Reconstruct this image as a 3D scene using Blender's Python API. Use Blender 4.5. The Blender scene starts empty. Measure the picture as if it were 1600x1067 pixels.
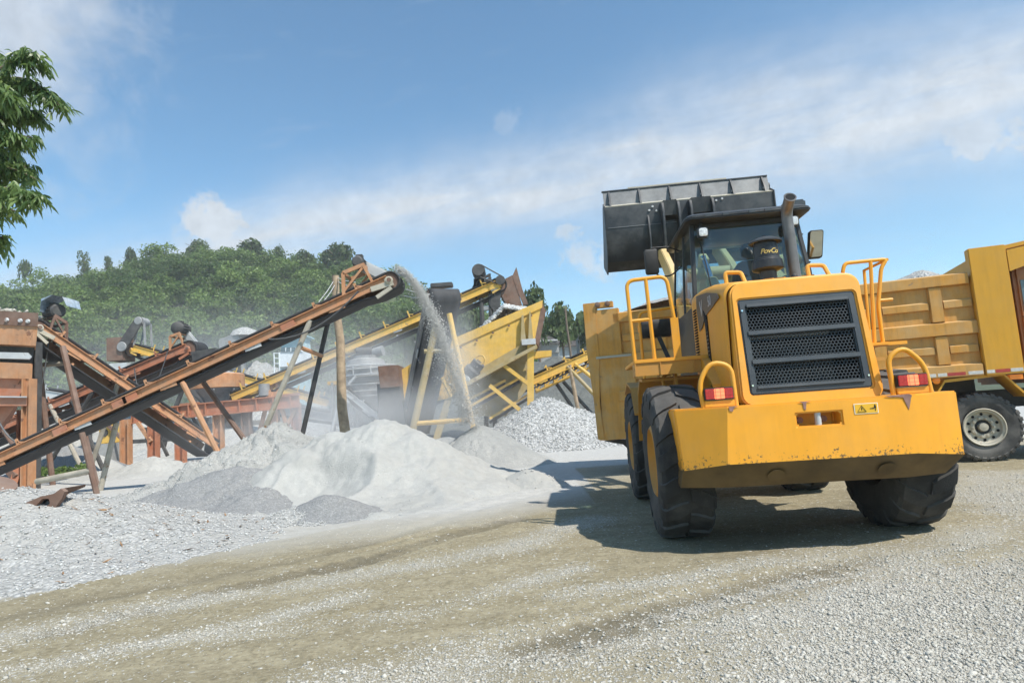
import bpy, bmesh, math, random
import numpy as np
from mathutils import Vector, Matrix, noise
random.seed(7); RNG = np.random.default_rng(7)
S = bpy.context.scene; COL = S.collection
R = math.radians

# ---------------------------------------------------------------- camera
PITCH, ROLL, CAMH, FPX = R(6.33), R(4.0), 1.35, 1000.0
cF = Vector((0, math.cos(PITCH), math.sin(PITCH))); cR0 = Vector((1, 0, 0)); cU0 = cR0.cross(cF)
cR = math.cos(ROLL)*cR0 - math.sin(ROLL)*cU0; cU = math.cos(ROLL)*cU0 + math.sin(ROLL)*cR0
cam = bpy.data.cameras.new('camera'); camo = bpy.data.objects.new('camera', cam); COL.objects.link(camo)
cam.sensor_width = 36; cam.lens = FPX/1600*36; cam.clip_start = .05; cam.clip_end = 3000
camo.matrix_world = Matrix(((cR.x, cU.x, -cF.x, 0), (cR.y, cU.y, -cF.y, 0), (cR.z, cU.z, -cF.z, CAMH), (0, 0, 0, 1)))
S.camera = camo
def ray(x, y): return cF + cR*((x-800)/FPX) - cU*((y-533.5)/FPX)
def at(x, y, Y):                      # the world point seen at a photo pixel, Y metres ahead
    d = ray(x, y); return Vector((0, 0, CAMH)) + d*(Y/d.y)
def gz(x, y, z=0.):                   # the same on the level z
    d = ray(x, y); return Vector((0, 0, CAMH)) + d*((z-CAMH)/d.z)

# ---------------------------------------------------------------- light
SUN_EL, SUN_AZ = R(54), R(46)         # azimuth from straight behind the camera towards its right
sdir = Vector((math.cos(SUN_EL)*math.sin(SUN_AZ), -math.cos(SUN_EL)*math.cos(SUN_AZ), math.sin(SUN_EL)))
sl = bpy.data.lights.new('sun', 'SUN'); sl.energy = 5.0; sl.angle = R(.5); sl.color = (1, .95, .87)
so = bpy.data.objects.new('sun', sl); COL.objects.link(so)
so.rotation_euler = sdir.to_track_quat('Z', 'Y').to_euler(); so.location = (20, -20, 40)
S.view_settings.view_transform = 'Standard'; S.view_settings.look = 'None'
S.view_settings.exposure = 0.16; S.view_settings.gamma = 1; S.view_settings.use_curve_mapping = False
wd = bpy.data.worlds.new("World"); S.world = wd; wd.use_nodes = True
class NT:
    def __init__(s, t): s.t = t; t.nodes.clear()
    def n(s, typ, **k):
        o = s.t.nodes.new(typ)
        for a, b in k.items():
            if a[0] == '_': setattr(o, a[1:], b)
            else:
                key = int(a[1:]) if a[0] == 'i' and a[1:].isdigit() else a.replace('__', ' ')
                if hasattr(b, 'is_output'): s.t.links.new(b, o.inputs[key])
                else: o.inputs[key].default_value = b
        return o
    def m(s, op, a, b=0., c=0., clamp=False):
        return s.n('ShaderNodeMath', _operation=op, _use_clamp=clamp, i0=a, i1=b, i2=c).outputs[0]
    def mr(s, v, a, b, c=0., d=1., sm=False):
        return s.n('ShaderNodeMapRange', _interpolation_type='SMOOTHSTEP' if sm else 'LINEAR', Value=v, From__Min=a, From__Max=b, To__Min=c, To__Max=d).outputs[0]
    def mix(s, f, a, b):
        o = s.n('ShaderNodeMix', _data_type='RGBA'); 
        for i, v in ((0, f), (6, a), (7, b)):
            if hasattr(v, 'is_output'): s.t.links.new(v, o.inputs[i])
            else: o.inputs[i].default_value = v if i == 0 else (*v, 1)[:4]
        return o.outputs[2]
    def noise(s, vec, scale, det=4, rough=.55, dist=0.):
        return s.n('ShaderNodeTexNoise', Vector=vec, Scale=scale, Detail=det, Roughness=rough, Distortion=dist).outputs[0]
    def out(s, sh, disp=None): 
        o = s.n('ShaderNodeOutputMaterial', Surface=sh)
def build_world():
    w = NT(wd.node_tree)
    sky = w.n('ShaderNodeTexSky', _sky_type='NISHITA', _sun_disc=False, _sun_elevation=SUN_EL, _sun_rotation=math.pi-SUN_AZ, _air_density=1.0, _dust_density=.15, _ozone_density=.9)
    tc = w.n('ShaderNodeTexCoord').outputs['Generated']
    d = w.n('ShaderNodeVectorMath', _operation='NORMALIZE', i0=tc).outputs[0]
    sx = w.n('ShaderNodeSeparateXYZ', i0=d)
    x, y, z = sx.outputs
    # clouds: a broad cirrus band across the sky, thin haze below it, a few small cumulus puffs (all in world directions)
    az = w.m('ARCTAN2', x, y); el = w.m('ARCSINE', z)
    def dirn(px, py):
        v = ray(px, py).normalized(); return math.atan2(v.x, v.y), math.asin(v.z)
    pts = [dirn(*q) for q in ((430, 380), (800, 290), (1200, 225), (1600, 130))]
    A = np.polyfit([p[0] for p in pts], [p[1] for p in pts], 2)
    line = w.m('MULTIPLY_ADD', w.m('MULTIPLY_ADD', az, A[0], A[1]), az, A[2])
    off = w.m('SUBTRACT', el, line)
    st = w.n('ShaderNodeCombineXYZ', i0=w.m('MULTIPLY', az, 3.2), i1=w.m('MULTIPLY', off, 15.), i2=0.)
    n1 = w.noise(st.outputs[0], 1.6, 7, .6, .35); n2 = w.noise(d, 3.2, 6, .55, .3); n3 = w.noise(d, 34., 6, .62, .2); n4 = w.noise(d, 13., 4, .6, .3)
    wid = w.mr(az, -.45, .75, .055, .10)
    q = w.m('DIVIDE', w.m('ADD', off, w.m('MULTIPLY', w.m('SUBTRACT', n2, .5), .12)), wid)
    band = w.m('EXPONENT', w.m('MULTIPLY', w.m('MULTIPLY', q, q), -1.0))
    c = w.m('MULTIPLY', band, w.mr(n1, .28, .64, .46, 1.0))
    low = w.m('MULTIPLY', w.mr(off, .10, -.30, 0., 1., True), w.mr(n1, .40, .75, .0, .26))
    c = w.m('MAXIMUM', c, low)
    wisps = w.m('MULTIPLY', w.mr(n1, .56, .85, 0., .28), w.mr(el, .2, .5, 1., .6))
    c = w.m('MAXIMUM', c, wisps)
    for px, py, rad, amt in ((330, 356, .046, .95), (290, 385, .04, .5), (10, 30, .12, .75), (-120, 60, .2, .8), (1535, 215, .05, .8), (1200, 232, .085, .6), (1290, 235, .05, .4), (1120, 235, .05, .45), (915, 400, .06, .7), (786, 196, .03, .25)):
        v = ray(px, py).normalized()
        dd = w.n('ShaderNodeVectorMath', _operation='DISTANCE', i0=d, i1=v).outputs['Value']
        dd = w.m('ADD', dd, w.m('ADD', w.m('MULTIPLY', w.m('SUBTRACT', n4, .5), rad*(3.2 if rad < .1 else 1.6)), w.m('MULTIPLY', w.m('SUBTRACT', n3, .5), rad*(1.8 if rad < .1 else .3))))
        c = w.m('MAXIMUM', c, w.mr(dd, rad*(1.0 if rad < .1 else 1.25), rad*(.22 if rad < .1 else .1), 0., amt, True))
    shade = w.mr(n3, .3, .7, .80, .98)
    cc = w.n('ShaderNodeCombineXYZ', i0=w.m('MULTIPLY', shade, .80), i1=w.m('MULTIPLY', shade, .86), i2=w.m('MULTIPLY', shade, .93)).outputs[0]
    skc = w.n('ShaderNodeMix', _data_type='RGBA', _blend_type='MULTIPLY', i0=1.); w.t.links.new(sky.outputs[0], skc.inputs[6]); skc.inputs[7].default_value = (.80, 1.11, 1.17, 1)
    b1 = w.n('ShaderNodeBackground', Color=skc.outputs[2], Strength=SKY_STRENGTH)
    b2 = w.n('ShaderNodeBackground', Color=cc, Strength=.90)
    mx = w.n('ShaderNodeMixShader', i0=w.m('MINIMUM', c, .93), i1=b1.outputs[0], i2=b2.outputs[0])
    w.n('ShaderNodeOutputWorld', Surface=mx.outputs[0])
SKY_STRENGTH = .14
build_world()
S.cycles.volume_bounces = 1; S.cycles.max_bounces = 6; S.cycles.transparent_max_bounces = 16
S.cycles.diffuse_bounces = 3; S.cycles.glossy_bounces = 3; S.cycles.volume_step_rate = 2; S.cycles.volume_max_steps = 96
S.cycles.use_adaptive_sampling = True; S.cycles.adaptive_threshold = .02; S.cycles.use_denoising = True

# ---------------------------------------------------------------- materials
MATS = {}
def mat(name, col, rough=.55, metal=0., var=.14, vs=3., dust=0., dustc=(.50, .48, .43), rust=0., rustc=(.16, .07, .035), rs=3., bump=0., bs=30., streak=0., low=None, emit=None, spec=.5):
    m = bpy.data.materials.new(name); m.use_nodes = True; w = NT(m.node_tree); MATS[name] = m
    tc = w.n('ShaderNodeTexCoord').outputs['Object']
    n1 = w.noise(tc, vs, 5, .6)
    c = w.mix(w.mr(n1, .3, .7), tuple(x*(1-var) for x in col), tuple(min(1, x*(1+var)) for x in col))
    rg = rough
    if streak:                                # run-down grime and rubbed film, drawn out along z
        mp = w.n('ShaderNodeMapping', Vector=tc, Scale=(9, 9, .9)).outputs[0]
        c = w.mix(w.mr(w.noise(mp, 1.3, 6, .7), .46, .74, 0, streak), c, tuple(x*.42+.02 for x in col))
        c = w.mix(w.mr(w.noise(tc, 1.7, 7, .7), .48, .72, 0, streak*.8), c, tuple(x*.55+.20*y for x, y in zip(col, (1, .85, .6))))
    if rust:
        nr = w.noise(tc, rs, 9, .68, .4); f = w.mr(nr, .66-rust*.3, .70-rust*.3)
        nr2 = w.noise(tc, rs*4, 5); rc = w.mix(nr2, tuple(x*.55 for x in rustc), tuple(x*1.6 for x in rustc))
        c = w.mix(f, c, rc); rg = w.mr(f, 0, 1, rough, .9)
    if low:                                   # dried splashes low on a thing: (z0, z1, colour)
        sz = w.n('ShaderNodeSeparateXYZ', i0=tc).outputs[2]
        nl = w.noise(tc, 34, 6, .75); nb = w.noise(tc, 3.5, 3)
        th = w.m('ADD', w.mr(sz, low[0], low[1], .515, .82), w.m('MULTIPLY', w.m('SUBTRACT', nb, .5), .3))
        c = w.mix(w.mr(w.m('SUBTRACT', nl, th), 0., .02), c, low[2])
    if dust:
        nz = w.n('ShaderNodeSeparateXYZ', i0=w.n('ShaderNodeNewGeometry').outputs['Normal']).outputs[2]
        nd = w.noise(tc, 2.2, 6, .65)
        f = w.m('MULTIPLY', w.m('ADD', w.mr(nz, -.2, .9, .15, 1.), w.mr(nd, .35, .65, -.45, .45)), dust, clamp=True)
        c = w.mix(f, c, dustc)
        rg = w.mr(f, 0, 1, rough, .9) if not rust else rg
    p = w.n('ShaderNodeBsdfPrincipled', Base__Color=c, Roughness=rg, Metallic=metal)
    p.inputs['Specular IOR Level'].default_value = spec
    if emit: p.inputs['Emission Color'].default_value = (*emit[0], 1); p.inputs['Emission Strength'].default_value = emit[1]
    if bump:
        nb = w.noise(tc, bs, 5, .6)
        w.t.links.new(w.n('ShaderNodeBump', Strength=bump, Distance=.02, Height=nb).outputs[0], p.inputs['Normal'])
    w.out(p.outputs[0]); return m
mat('loader_yellow', (.82, .355, .015), .42, streak=.18, dust=.26, dustc=(.62, .40, .16), var=.05, bump=.05, bs=9)
mat('counterweight_yellow', (.84, .36, .014), .45, streak=.16, var=.06, dust=.12, dustc=(.6, .40, .17), low=(.74, 1.08, (.10, .065, .03)), rust=.02, rustc=(.12, .09, .07), rs=2.2, bump=.05, bs=7)
mat('shaded_grimy_yellow', (.12, .072, .022), .75, dust=.3, dustc=(.22, .15, .07), var=.35, vs=4, rust=.10, rustc=(.12, .09, .05), rs=5)  # caked mud, darkened further with the underside's shade painted into the colour
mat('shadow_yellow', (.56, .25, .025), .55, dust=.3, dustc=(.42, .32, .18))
mat('black_paint', (.018, .019, .021), .38, dust=.10, var=.3)
mat('black_dull', (.014, .014, .015), .6, var=.3, dust=.06)
mat('bucket_black', (.022, .025, .029), .45, dust=.30, dustc=(.30, .29, .27), var=.3, rust=.06, rustc=(.25, .15, .09), rs=1.6)
mat('bucket_plate', (.15, .155, .16), .5, dust=.25, var=.25, vs=9, rust=.06, rustc=(.35, .20, .10), rs=1.4)
mat('grille_grey', (.042, .050, .056), .42, dust=.06, var=.1)
mat('radiator', (.10, .10, .10), .5, var=.3)
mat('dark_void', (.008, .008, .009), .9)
mat('rubber', (.024, .024, .024), .85, dust=.55, dustc=(.15, .14, .125), var=.3, bump=.3, bs=60)
mat('rubber_dusty', (.06, .058, .055), .85, dust=.55, dustc=(.30, .28, .25), var=.3, bump=.3, bs=60)
mat('exhaust_steel', (.20, .185, .175), .42, metal=.55, var=.22, vs=5)
mat('chrome', (.75, .77, .8), .12, metal=1, var=.03)
mat('lamp_glass', (.62, .64, .64), .12, var=.3, vs=40, spec=1.)
mat('red_lens', (.34, .02, .025), .15, var=.3, vs=60, emit=((1, .05, .03), .12))
mat('red_lens_lit', (.75, .14, .05), .15, var=.3, vs=50, emit=((1, .22, .10), 1.3))
mat('amber_lens', (.70, .20, .02), .2, emit=((1, .3, .03), .2))
mat('sticker_yellow', (.82, .45, .025), .5, var=.05)
mat('sticker_rim', (.82, .80, .70), .5, var=.05)
mat('sticker_black', (.02, .02, .02), .5)
mat('decal_dark', (.045, .042, .05), .35, dust=.1)
mat('decal_text', (.45, .44, .44), .5)
mat('gold_text', (.72, .55, .16), .35, var=.2, vs=30)
mat('seat_cloth', (.03, .031, .034), .8)
mat('mirror', (.6, .65, .68), .06, metal=1, var=.05)
mat('scrape', (.28, .16, .13), .8, var=.3, vs=20)
mat('boom_yellow', (.74, .50, .17), .5, dust=.35, dustc=(.62, .55, .40), rust=.05)
mat('truck_yellow', (.61, .285, .040), .6, streak=.5, dust=.5, dustc=(.56, .42, .22), var=.10, rust=.05, rustc=(.22, .14, .09), rs=2.)
mat('truck_clean', (.68, .335, .018), .45, streak=.25, dust=.10, dustc=(.55, .42, .2), var=.04, rust=.02, rs=1.5)
mat('truck_orange', (.33, .12, .03), .45, dust=.15)
mat('chassis', (.035, .034, .034), .7, dust=.35, dustc=(.20, .185, .165))
mat('rim_dust', (.44, .40, .31), .65, dust=.3, var=.18, rust=.07, rs=6)
mat('tape_white', (.62, .60, .55), .5, var=.2, vs=20)
mat('tape_red', (.42, .05, .04), .5, var=.2, vs=20)
mat('orange_steel', (.50, .235, .105), .65, streak=.4, dust=.35, dustc=(.46, .36, .27), rust=.20, rustc=(.20, .085, .045), rs=2.6, var=.16)
mat('red_steel', (.42, .155, .075), .6, dust=.35, dustc=(.42, .32, .26), rust=.18, rs=2.6, var=.16)
mat('brown_steel', (.17, .095, .065), .75, dust=.3, dustc=(.34, .29, .24), rust=.22, rs=2., var=.25)
mat('plant_yellow', (.72, .43, .065), .6, streak=.3, dust=.18, dustc=(.55, .50, .42), rust=.12, rustc=(.30, .20, .10), rs=2.4, var=.12)
mat('plant_dirty', (.38, .28, .11), .7, dust=.5, dustc=(.42, .39, .33), rust=.15, rs=2.4)
mat('grey_steel', (.25, .255, .26), .6, dust=.4, var=.2, rust=.06)
mat('pale_steel', (.50, .51, .51), .6, dust=.3, var=.15, rust=.05)
mat('dark_steel', (.045, .043, .042), .65, dust=.3, dustc=(.26, .25, .23), var=.3)
mat('belt_rubber', (.026, .026, .028), .75, dust=.15, dustc=(.15, .145, .14), var=.25)
mat('pale_pole', (.40, .36, .29), .7, rust=.2, rustc=(.25, .15, .09), rs=4, var=.25)
mat('wood', (.36, .27, .18), .85, var=.35, vs=5, bump=.4, bs=18)
mat('tarp', (.22, .30, .38), .6, var=.5, vs=9, dust=.3)
mat('cabin_white', (.72, .76, .78), .6, dust=.15)
mat('cabin_blue', (.36, .52, .56), .6, dust=.2)
mat('pane', (.10, .14, .16), .15, spec=.8)
mat('shed_grey', (.30, .30, .29), .8, var=.2, dust=.3)
mat('shed_roof', (.13, .12, .12), .8, var=.3, dust=.2)
mat('bark', (.16, .12, .085), .9, var=.3, vs=8, bump=.6, bs=20)
mat('cable', (.10, .10, .10), .6)
def mat_glass(name, tint, alpha, spec=.5):
    m = bpy.data.materials.new(name); m.use_nodes = True; w = NT(m.node_tree); MATS[name] = m
    t = w.n('ShaderNodeBsdfTransparent', Color=(*tint, 1)); g = w.n('ShaderNodeBsdfGlossy', Color=(.9, .95, .95, 1), Roughness=.04)
    d = w.n('ShaderNodeBsdfDiffuse', Color=(.20, .24, .25, 1))
    fr = w.n('ShaderNodeFresnel', IOR=1.5).outputs[0]
    tc = w.n('ShaderNodeTexCoord').outputs['Object']; nn = w.noise(tc, 2.5, 5)
    a = w.n('ShaderNodeMixShader', i0=w.m('MULTIPLY', nn, alpha), i1=t.outputs[0], i2=d.outputs[0])
    b = w.n('ShaderNodeMixShader', i0=w.m('MULTIPLY', fr, 1.6, clamp=True), i1=a.outputs[0], i2=g.outputs[0])
    w.out(b.outputs[0])
mat_glass('cab_glass', (.58, .74, .76), .16)
def mat_leaf(name, c1, c2, trans=.3, rough=.5):
    m = bpy.data.materials.new(name); m.use_nodes = True; w = NT(m.node_tree); MATS[name] = m
    a = w.n('ShaderNodeAttribute', _attribute_name='tint').outputs['Fac']
    c = w.mix(a, c1, c2)
    p = w.n('ShaderNodeBsdfPrincipled', Base__Color=c, Roughness=rough)
    p.inputs['Specular IOR Level'].default_value = .35
    t = w.n('ShaderNodeBsdfTranslucent', Color=w.mix(.5, c, (c2[0]*1.2, c2[1]*1.3, c2[2]*.6)))
    w.out(w.n('ShaderNodeMixShader', i0=trans, i1=p.outputs[0], i2=t.outputs[0]).outputs[0])
mat_leaf('leaf_near', (.06, .11, .035), (.24, .33, .12), .35, .35)
mat_leaf('leaf_hill', (.035, .070, .018), (.19, .27, .07), .35)
mat_leaf('leaf_dark', (.028, .055, .017), (.115, .16, .048), .3)
def mat_grain(name, c1, c2, cell, bumps, dark=None, patch=.8, bigpatch=None, gap=.35):
    """loose rock: voronoi grains with their own tones, bumps, and slower patches of tone"""
    m = bpy.data.materials.new(name); m.use_nodes = True; w = NT(m.node_tree); MATS[name] = m
    tc = w.n('ShaderNodeTexCoord').outputs['Object']
    v = w.n('ShaderNodeTexVoronoi', Vector=tc, Scale=cell)
    rnd = w.n('ShaderNodeSeparateColor', i0=v.outputs['Color']).outputs[0]
    c = w.mix(rnd, c1, c2)
    dist = v.outputs['Distance']
    c = w.mix(w.mr(dist, .35, .75, 0., gap), c, tuple(x*.45 for x in c1))
    n = w.noise(tc, patch, 8, .65)
    if bigpatch: c = w.mix(w.mr(n, .42, .62), c, bigpatch)
    n2 = w.noise(tc, 9., 6, .7); c = w.mix(w.mr(n2, .35, .75, 0., .28), c, tuple(x*.6 for x in c1))
    h = w.m('ADD', w.m('MULTIPLY', dist, -.6), w.m('MULTIPLY', w.noise(tc, 5, 7, .7), 1.2))
    p = w.n('ShaderNodeBsdfPrincipled', Base__Color=c, Roughness=.95)
    p.inputs['Specular IOR Level'].default_value = .15
    w.t.links.new(w.n('ShaderNodeBump', Strength=bumps, Distance=.06, Height=h).outputs[0], p.inputs['Normal'])
    w.out(p.outputs[0])
mat_grain('sand_white', (.57, .562, .52), (.67, .66, .615), 90, .7, patch=.8, bigpatch=(.545, .535, .495), gap=.06)
mat_grain('sand_grey', (.41, .405, .375), (.55, .54, .505), 40, .7, patch=.7, bigpatch=(.36, .36, .34), gap=.25)
mat_grain('dark_grit', (.255, .255, .248), (.37, .37, .36), 45, .5, gap=.25)
mat_grain('gravel_pale', (.36, .36, .345), (.66, .655, .63), 13, .9, gap=.55)
mat_grain('gravel_mid', (.40, .395, .37), (.68, .67, .635), 24, .9, gap=.5, bigpatch=(.46, .45, .42), patch=.9)
mat_grain('bank_dust', (.34, .34, .325), (.48, .475, .45), 12, .5, patch=.25, bigpatch=(.40, .38, .33), gap=.2)
mat_grain('tarp_heap', (.12, .125, .115), (.17, .175, .16), 6, .4, gap=.2)

# ---------------------------------------------------------------- mesh builder
def wm(o):
    m = o.matrix_basis.copy()
    while o.parent: o = o.parent; m = o.matrix_basis @ m
    return m
def fillet(pts, r, n=5):
    pts = [Vector(p) for p in pts]; out = [pts[0]]
    for i in range(1, len(pts)-1):
        a, b, c = pts[i-1], pts[i], pts[i+1]
        u = (a-b); v = (c-b); k = min(r, u.length*.48, v.length*.48); p = b+u.normalized()*k; q = b+v.normalized()*k
        for j in range(n+1):
            t = j/n; out.append(p*(1-t)**2 + b*2*t*(1-t) + q*t*t)
    return out+[pts[-1]]
class MB:
    def __init__(s): s.v = []; s.f = []
    def add(s, vs, fs, M=None):
        k = len(s.v); s.v += [tuple(M @ Vector(p)) if M else tuple(p) for p in vs]; s.f += [tuple(i+k for i in f) for f in fs]; return s
    def box(s, x0, x1, y0, y1, z0, z1, M=None):
        return s.add([(x0,y0,z0),(x1,y0,z0),(x1,y1,z0),(x0,y1,z0),(x0,y0,z1),(x1,y0,z1),(x1,y1,z1),(x0,y1,z1)],
                     [(0,3,2,1),(4,5,6,7),(0,1,5,4),(1,2,6,5),(2,3,7,6),(3,0,4,7)], M)
    def bar(s, p, q, w, h, up=(0,0,1)):
        p, q = Vector(p), Vector(q); u = (q-p).normalized(); n = u.cross(Vector(up))
        if n.length < 1e-4: n = u.cross(Vector((0,1,0)))
        n.normalize(); v = n.cross(u); n *= w/2; v *= h/2
        return s.add([p-n-v, p+n-v, p+n+v, p-n+v, q-n-v, q+n-v, q+n+v, q-n+v], [(0,1,2,3),(7,6,5,4),(0,4,5,1),(1,5,6,2),(2,6,7,3),(3,7,4,0)])
    def tube(s, pts, r, n=8, r2=None):
        pts = [Vector(p) for p in pts]; m = len(pts); vs = []; fs = []; ref = None
        for i, p in enumerate(pts):
            t = ((pts[min(i+1, m-1)]-p).normalized() + (p-pts[max(i-1, 0)]).normalized()).normalized()
            if ref is None:
                ref = t.cross(Vector((0,0,1)))
                if ref.length < 1e-3: ref = t.cross(Vector((1,0,0)))
            ref = (ref - t*ref.dot(t)).normalized(); b = t.cross(ref)
            rr = r if r2 is None else r+(r2-r)*i/(m-1)
            vs += [p+(ref*math.cos(a)+b*math.sin(a))*rr for a in [2*math.pi*k/n for k in range(n)]]
        for i in range(m-1):
            for k in range(n): a, b2 = i*n+k, i*n+(k+1) % n; fs.append((a, b2, b2+n, a+n))
        fs += [tuple(range(n-1, -1, -1)), tuple(range((m-1)*n, m*n))]
        return s.add(vs, fs)
    def cyl(s, p, q, r, n=16, r2=None): return s.tube([p, q], r, n, r2)
    def lathe(s, prof, o=(0,0,0), ax=(0,0,1), n=32, cap=False):
        o = Vector(o); ax = Vector(ax).normalized(); a = ax.cross(Vector((0,0,1)))
        if a.length < 1e-3: a = Vector((1,0,0))
        a.normalize(); b = ax.cross(a); vs = []; fs = []; m = len(prof)
        for h, r in prof:
            vs += [o+ax*h+(a*math.cos(2*math.pi*k/n)+b*math.sin(2*math.pi*k/n))*max(r, 1e-4) for k in range(n)]
        for i in range(m-1):
            for k in range(n): c, d = i*n+k, i*n+(k+1) % n; fs.append((c, d, d+n, c+n))
        if cap: fs += [tuple(range(n-1, -1, -1)), tuple(range((m-1)*n, m*n))]
        return s.add(vs, fs)
    def prism(s, poly, d0, d1, axis='x', M=None):
        n = len(poly); P = {'x': lambda u, v, d: (d, u, v), 'y': lambda u, v, d: (u, d, v), 'z': lambda u, v, d: (u, v, d)}[axis]
        vs = [P(u, v, d0) for u, v in poly]+[P(u, v, d1) for u, v in poly]
        return s.add(vs, [tuple(range(n-1, -1, -1)), tuple(range(n, 2*n))]+[(i, (i+1) % n, (i+1) % n+n, i+n) for i in range(n)], M)
    def loft(s, secs, cap=True, closed=True):
        n = len(secs[0]); vs = [p for q in secs for p in q]; fs = []
        for i in range(len(secs)-1):
            for k in range(n if closed else n-1): a, b = i*n+k, i*n+(k+1) % n; fs.append((a, b, b+n, a+n))
        if cap: fs += [tuple(range(n-1, -1, -1)), tuple(range((len(secs)-1)*n, len(secs)*n))]
        return s.add(vs, fs)
    def build(s, name, m, parent=None, bevel=0., world=False, smooth=38, seg=2, inv=None):
        me = bpy.data.meshes.new(name); vs = s.v
        if world and parent is not None:
            I = wm(parent).inverted(); vs = [tuple(I @ Vector(p)) for p in vs]
        me.from_pydata(vs, [], s.f)
        bm = bmesh.new(); bm.from_mesh(me)
        bmesh.ops.recalc_face_normals(bm, faces=bm.faces)
        if bevel:
            es = [e for e in bm.edges if len(e.link_faces) == 2 and e.calc_face_angle(0) > R(38)]
            if es: bmesh.ops.bevel(bm, geom=es, offset=bevel, segments=seg, affect='EDGES', clamp_overlap=True)
        bm.to_mesh(me); bm.free()
        if smooth:
            me.polygons.foreach_set('use_smooth', [True]*len(me.polygons)); me.set_sharp_from_angle(angle=R(smooth))
        o = bpy.data.objects.new(name, me); COL.objects.link(o); me.materials.append(MATS[m] if isinstance(m, str) else m)
        if parent is not None: o.parent = parent
        return o
def tag(o, label=None, cat=None, group=None, kind=None):
    for k, v in (('label', label), ('category', cat), ('group', group), ('kind', kind)):
        if v: o[k] = v
    return o
def thing(name, label, cat, loc=(0,0,0), rz=0., group=None):
    o = bpy.data.objects.new(name, None); COL.objects.link(o); o.location = loc; o.rotation_euler = (0, 0, rz); o.empty_display_size = .3
    return tag(o, label, cat, group)
def copy_tree(o, parent=None):
    c = o.copy(); COL.objects.link(c)
    if parent is not None: c.parent = parent
    for ch in list(o.children): copy_tree(ch, c)
    return c
def np_mesh(name, V, F, m, attrs=None, smooth=False, parent=None):
    """fast mesh from arrays; F is (n, k) with k corners per face"""
    me = bpy.data.meshes.new(name); V = np.asarray(V, np.float32); F = np.asarray(F, np.int32); n, k = F.shape
    me.vertices.add(len(V)); me.vertices.foreach_set('co', V.ravel())
    me.loops.add(n*k); me.loops.foreach_set('vertex_index', F.ravel())
    me.polygons.add(n); me.polygons.foreach_set('loop_start', np.arange(0, n*k, k, dtype=np.int32))
    if smooth: me.polygons.foreach_set('use_smooth', np.ones(n, bool))
    for a, arr in (attrs or {}).items():
        at_ = me.attributes.new(a, 'FLOAT', 'POINT'); at_.data.foreach_set('value', np.asarray(arr, np.float32))
    me.update(); me.validate()
    o = bpy.data.objects.new(name, me); COL.objects.link(o); me.materials.append(MATS[m])
    if parent is not None: o.parent = parent
    return o
def vnoise(x, y, f, seed=0, oct=4):
    """value noise on arrays"""
    out = np.zeros_like(x, float); amp = 1.; tot = 0
    for o_ in range(oct):
        X, Y = x*f+seed*17.3+o_*5.1, y*f+seed*9.7-o_*3.3; i, j = np.floor(X), np.floor(Y); u, v = X-i, Y-j; u = u*u*(3-2*u); v = v*v*(3-2*v)
        def h(a, b): q = np.sin(a*127.1+b*311.7+seed*74.7)*43758.5453; return q-np.floor(q)
        out += amp*((h(i,j)*(1-u)+h(i+1,j)*u)*(1-v)+(h(i,j+1)*(1-u)+h(i+1,j+1)*u)*v); tot += amp; amp *= .5; f *= 2.03
    return out/tot
# ---------------------------------------------------------------- ground
def strip_field(x, y, pts, width):
    P = np.array([[gz(*q).x, gz(*q).y] for q in pts]); d = np.full(x.shape, 1e9)
    for a, b in zip(P[:-1], P[1:]):
        ab = b-a; t = np.clip(((x-a[0])*ab[0]+(y-a[1])*ab[1])/(ab@ab), 0, 1)
        d = np.minimum(d, np.hypot(x-a[0]-t*ab[0], y-a[1]-t*ab[1]))
    return np.exp(-(d/width)**2)
def inside_soft(x, y, pts, soft):
    P = np.array([[gz(*q).x, gz(*q).y] for q in pts]); n = len(P); ins = np.zeros(x.shape, bool); d = np.full(x.shape, 1e9)
    for i in range(n):
        a, b = P[i], P[(i+1) % n]; ab = b-a; t = np.clip(((x-a[0])*ab[0]+(y-a[1])*ab[1])/(ab@ab), 0, 1)
        d = np.minimum(d, np.hypot(x-a[0]-t*ab[0], y-a[1]-t*ab[1]))
        c = (a[1] > y) != (b[1] > y); ins ^= c & (x < (b[0]-a[0])*(y-a[1])/(b[1]-a[1]+1e-12)+a[0])
    return np.clip(.5+np.where(ins, d, -d)/soft, 0, 1)
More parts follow.
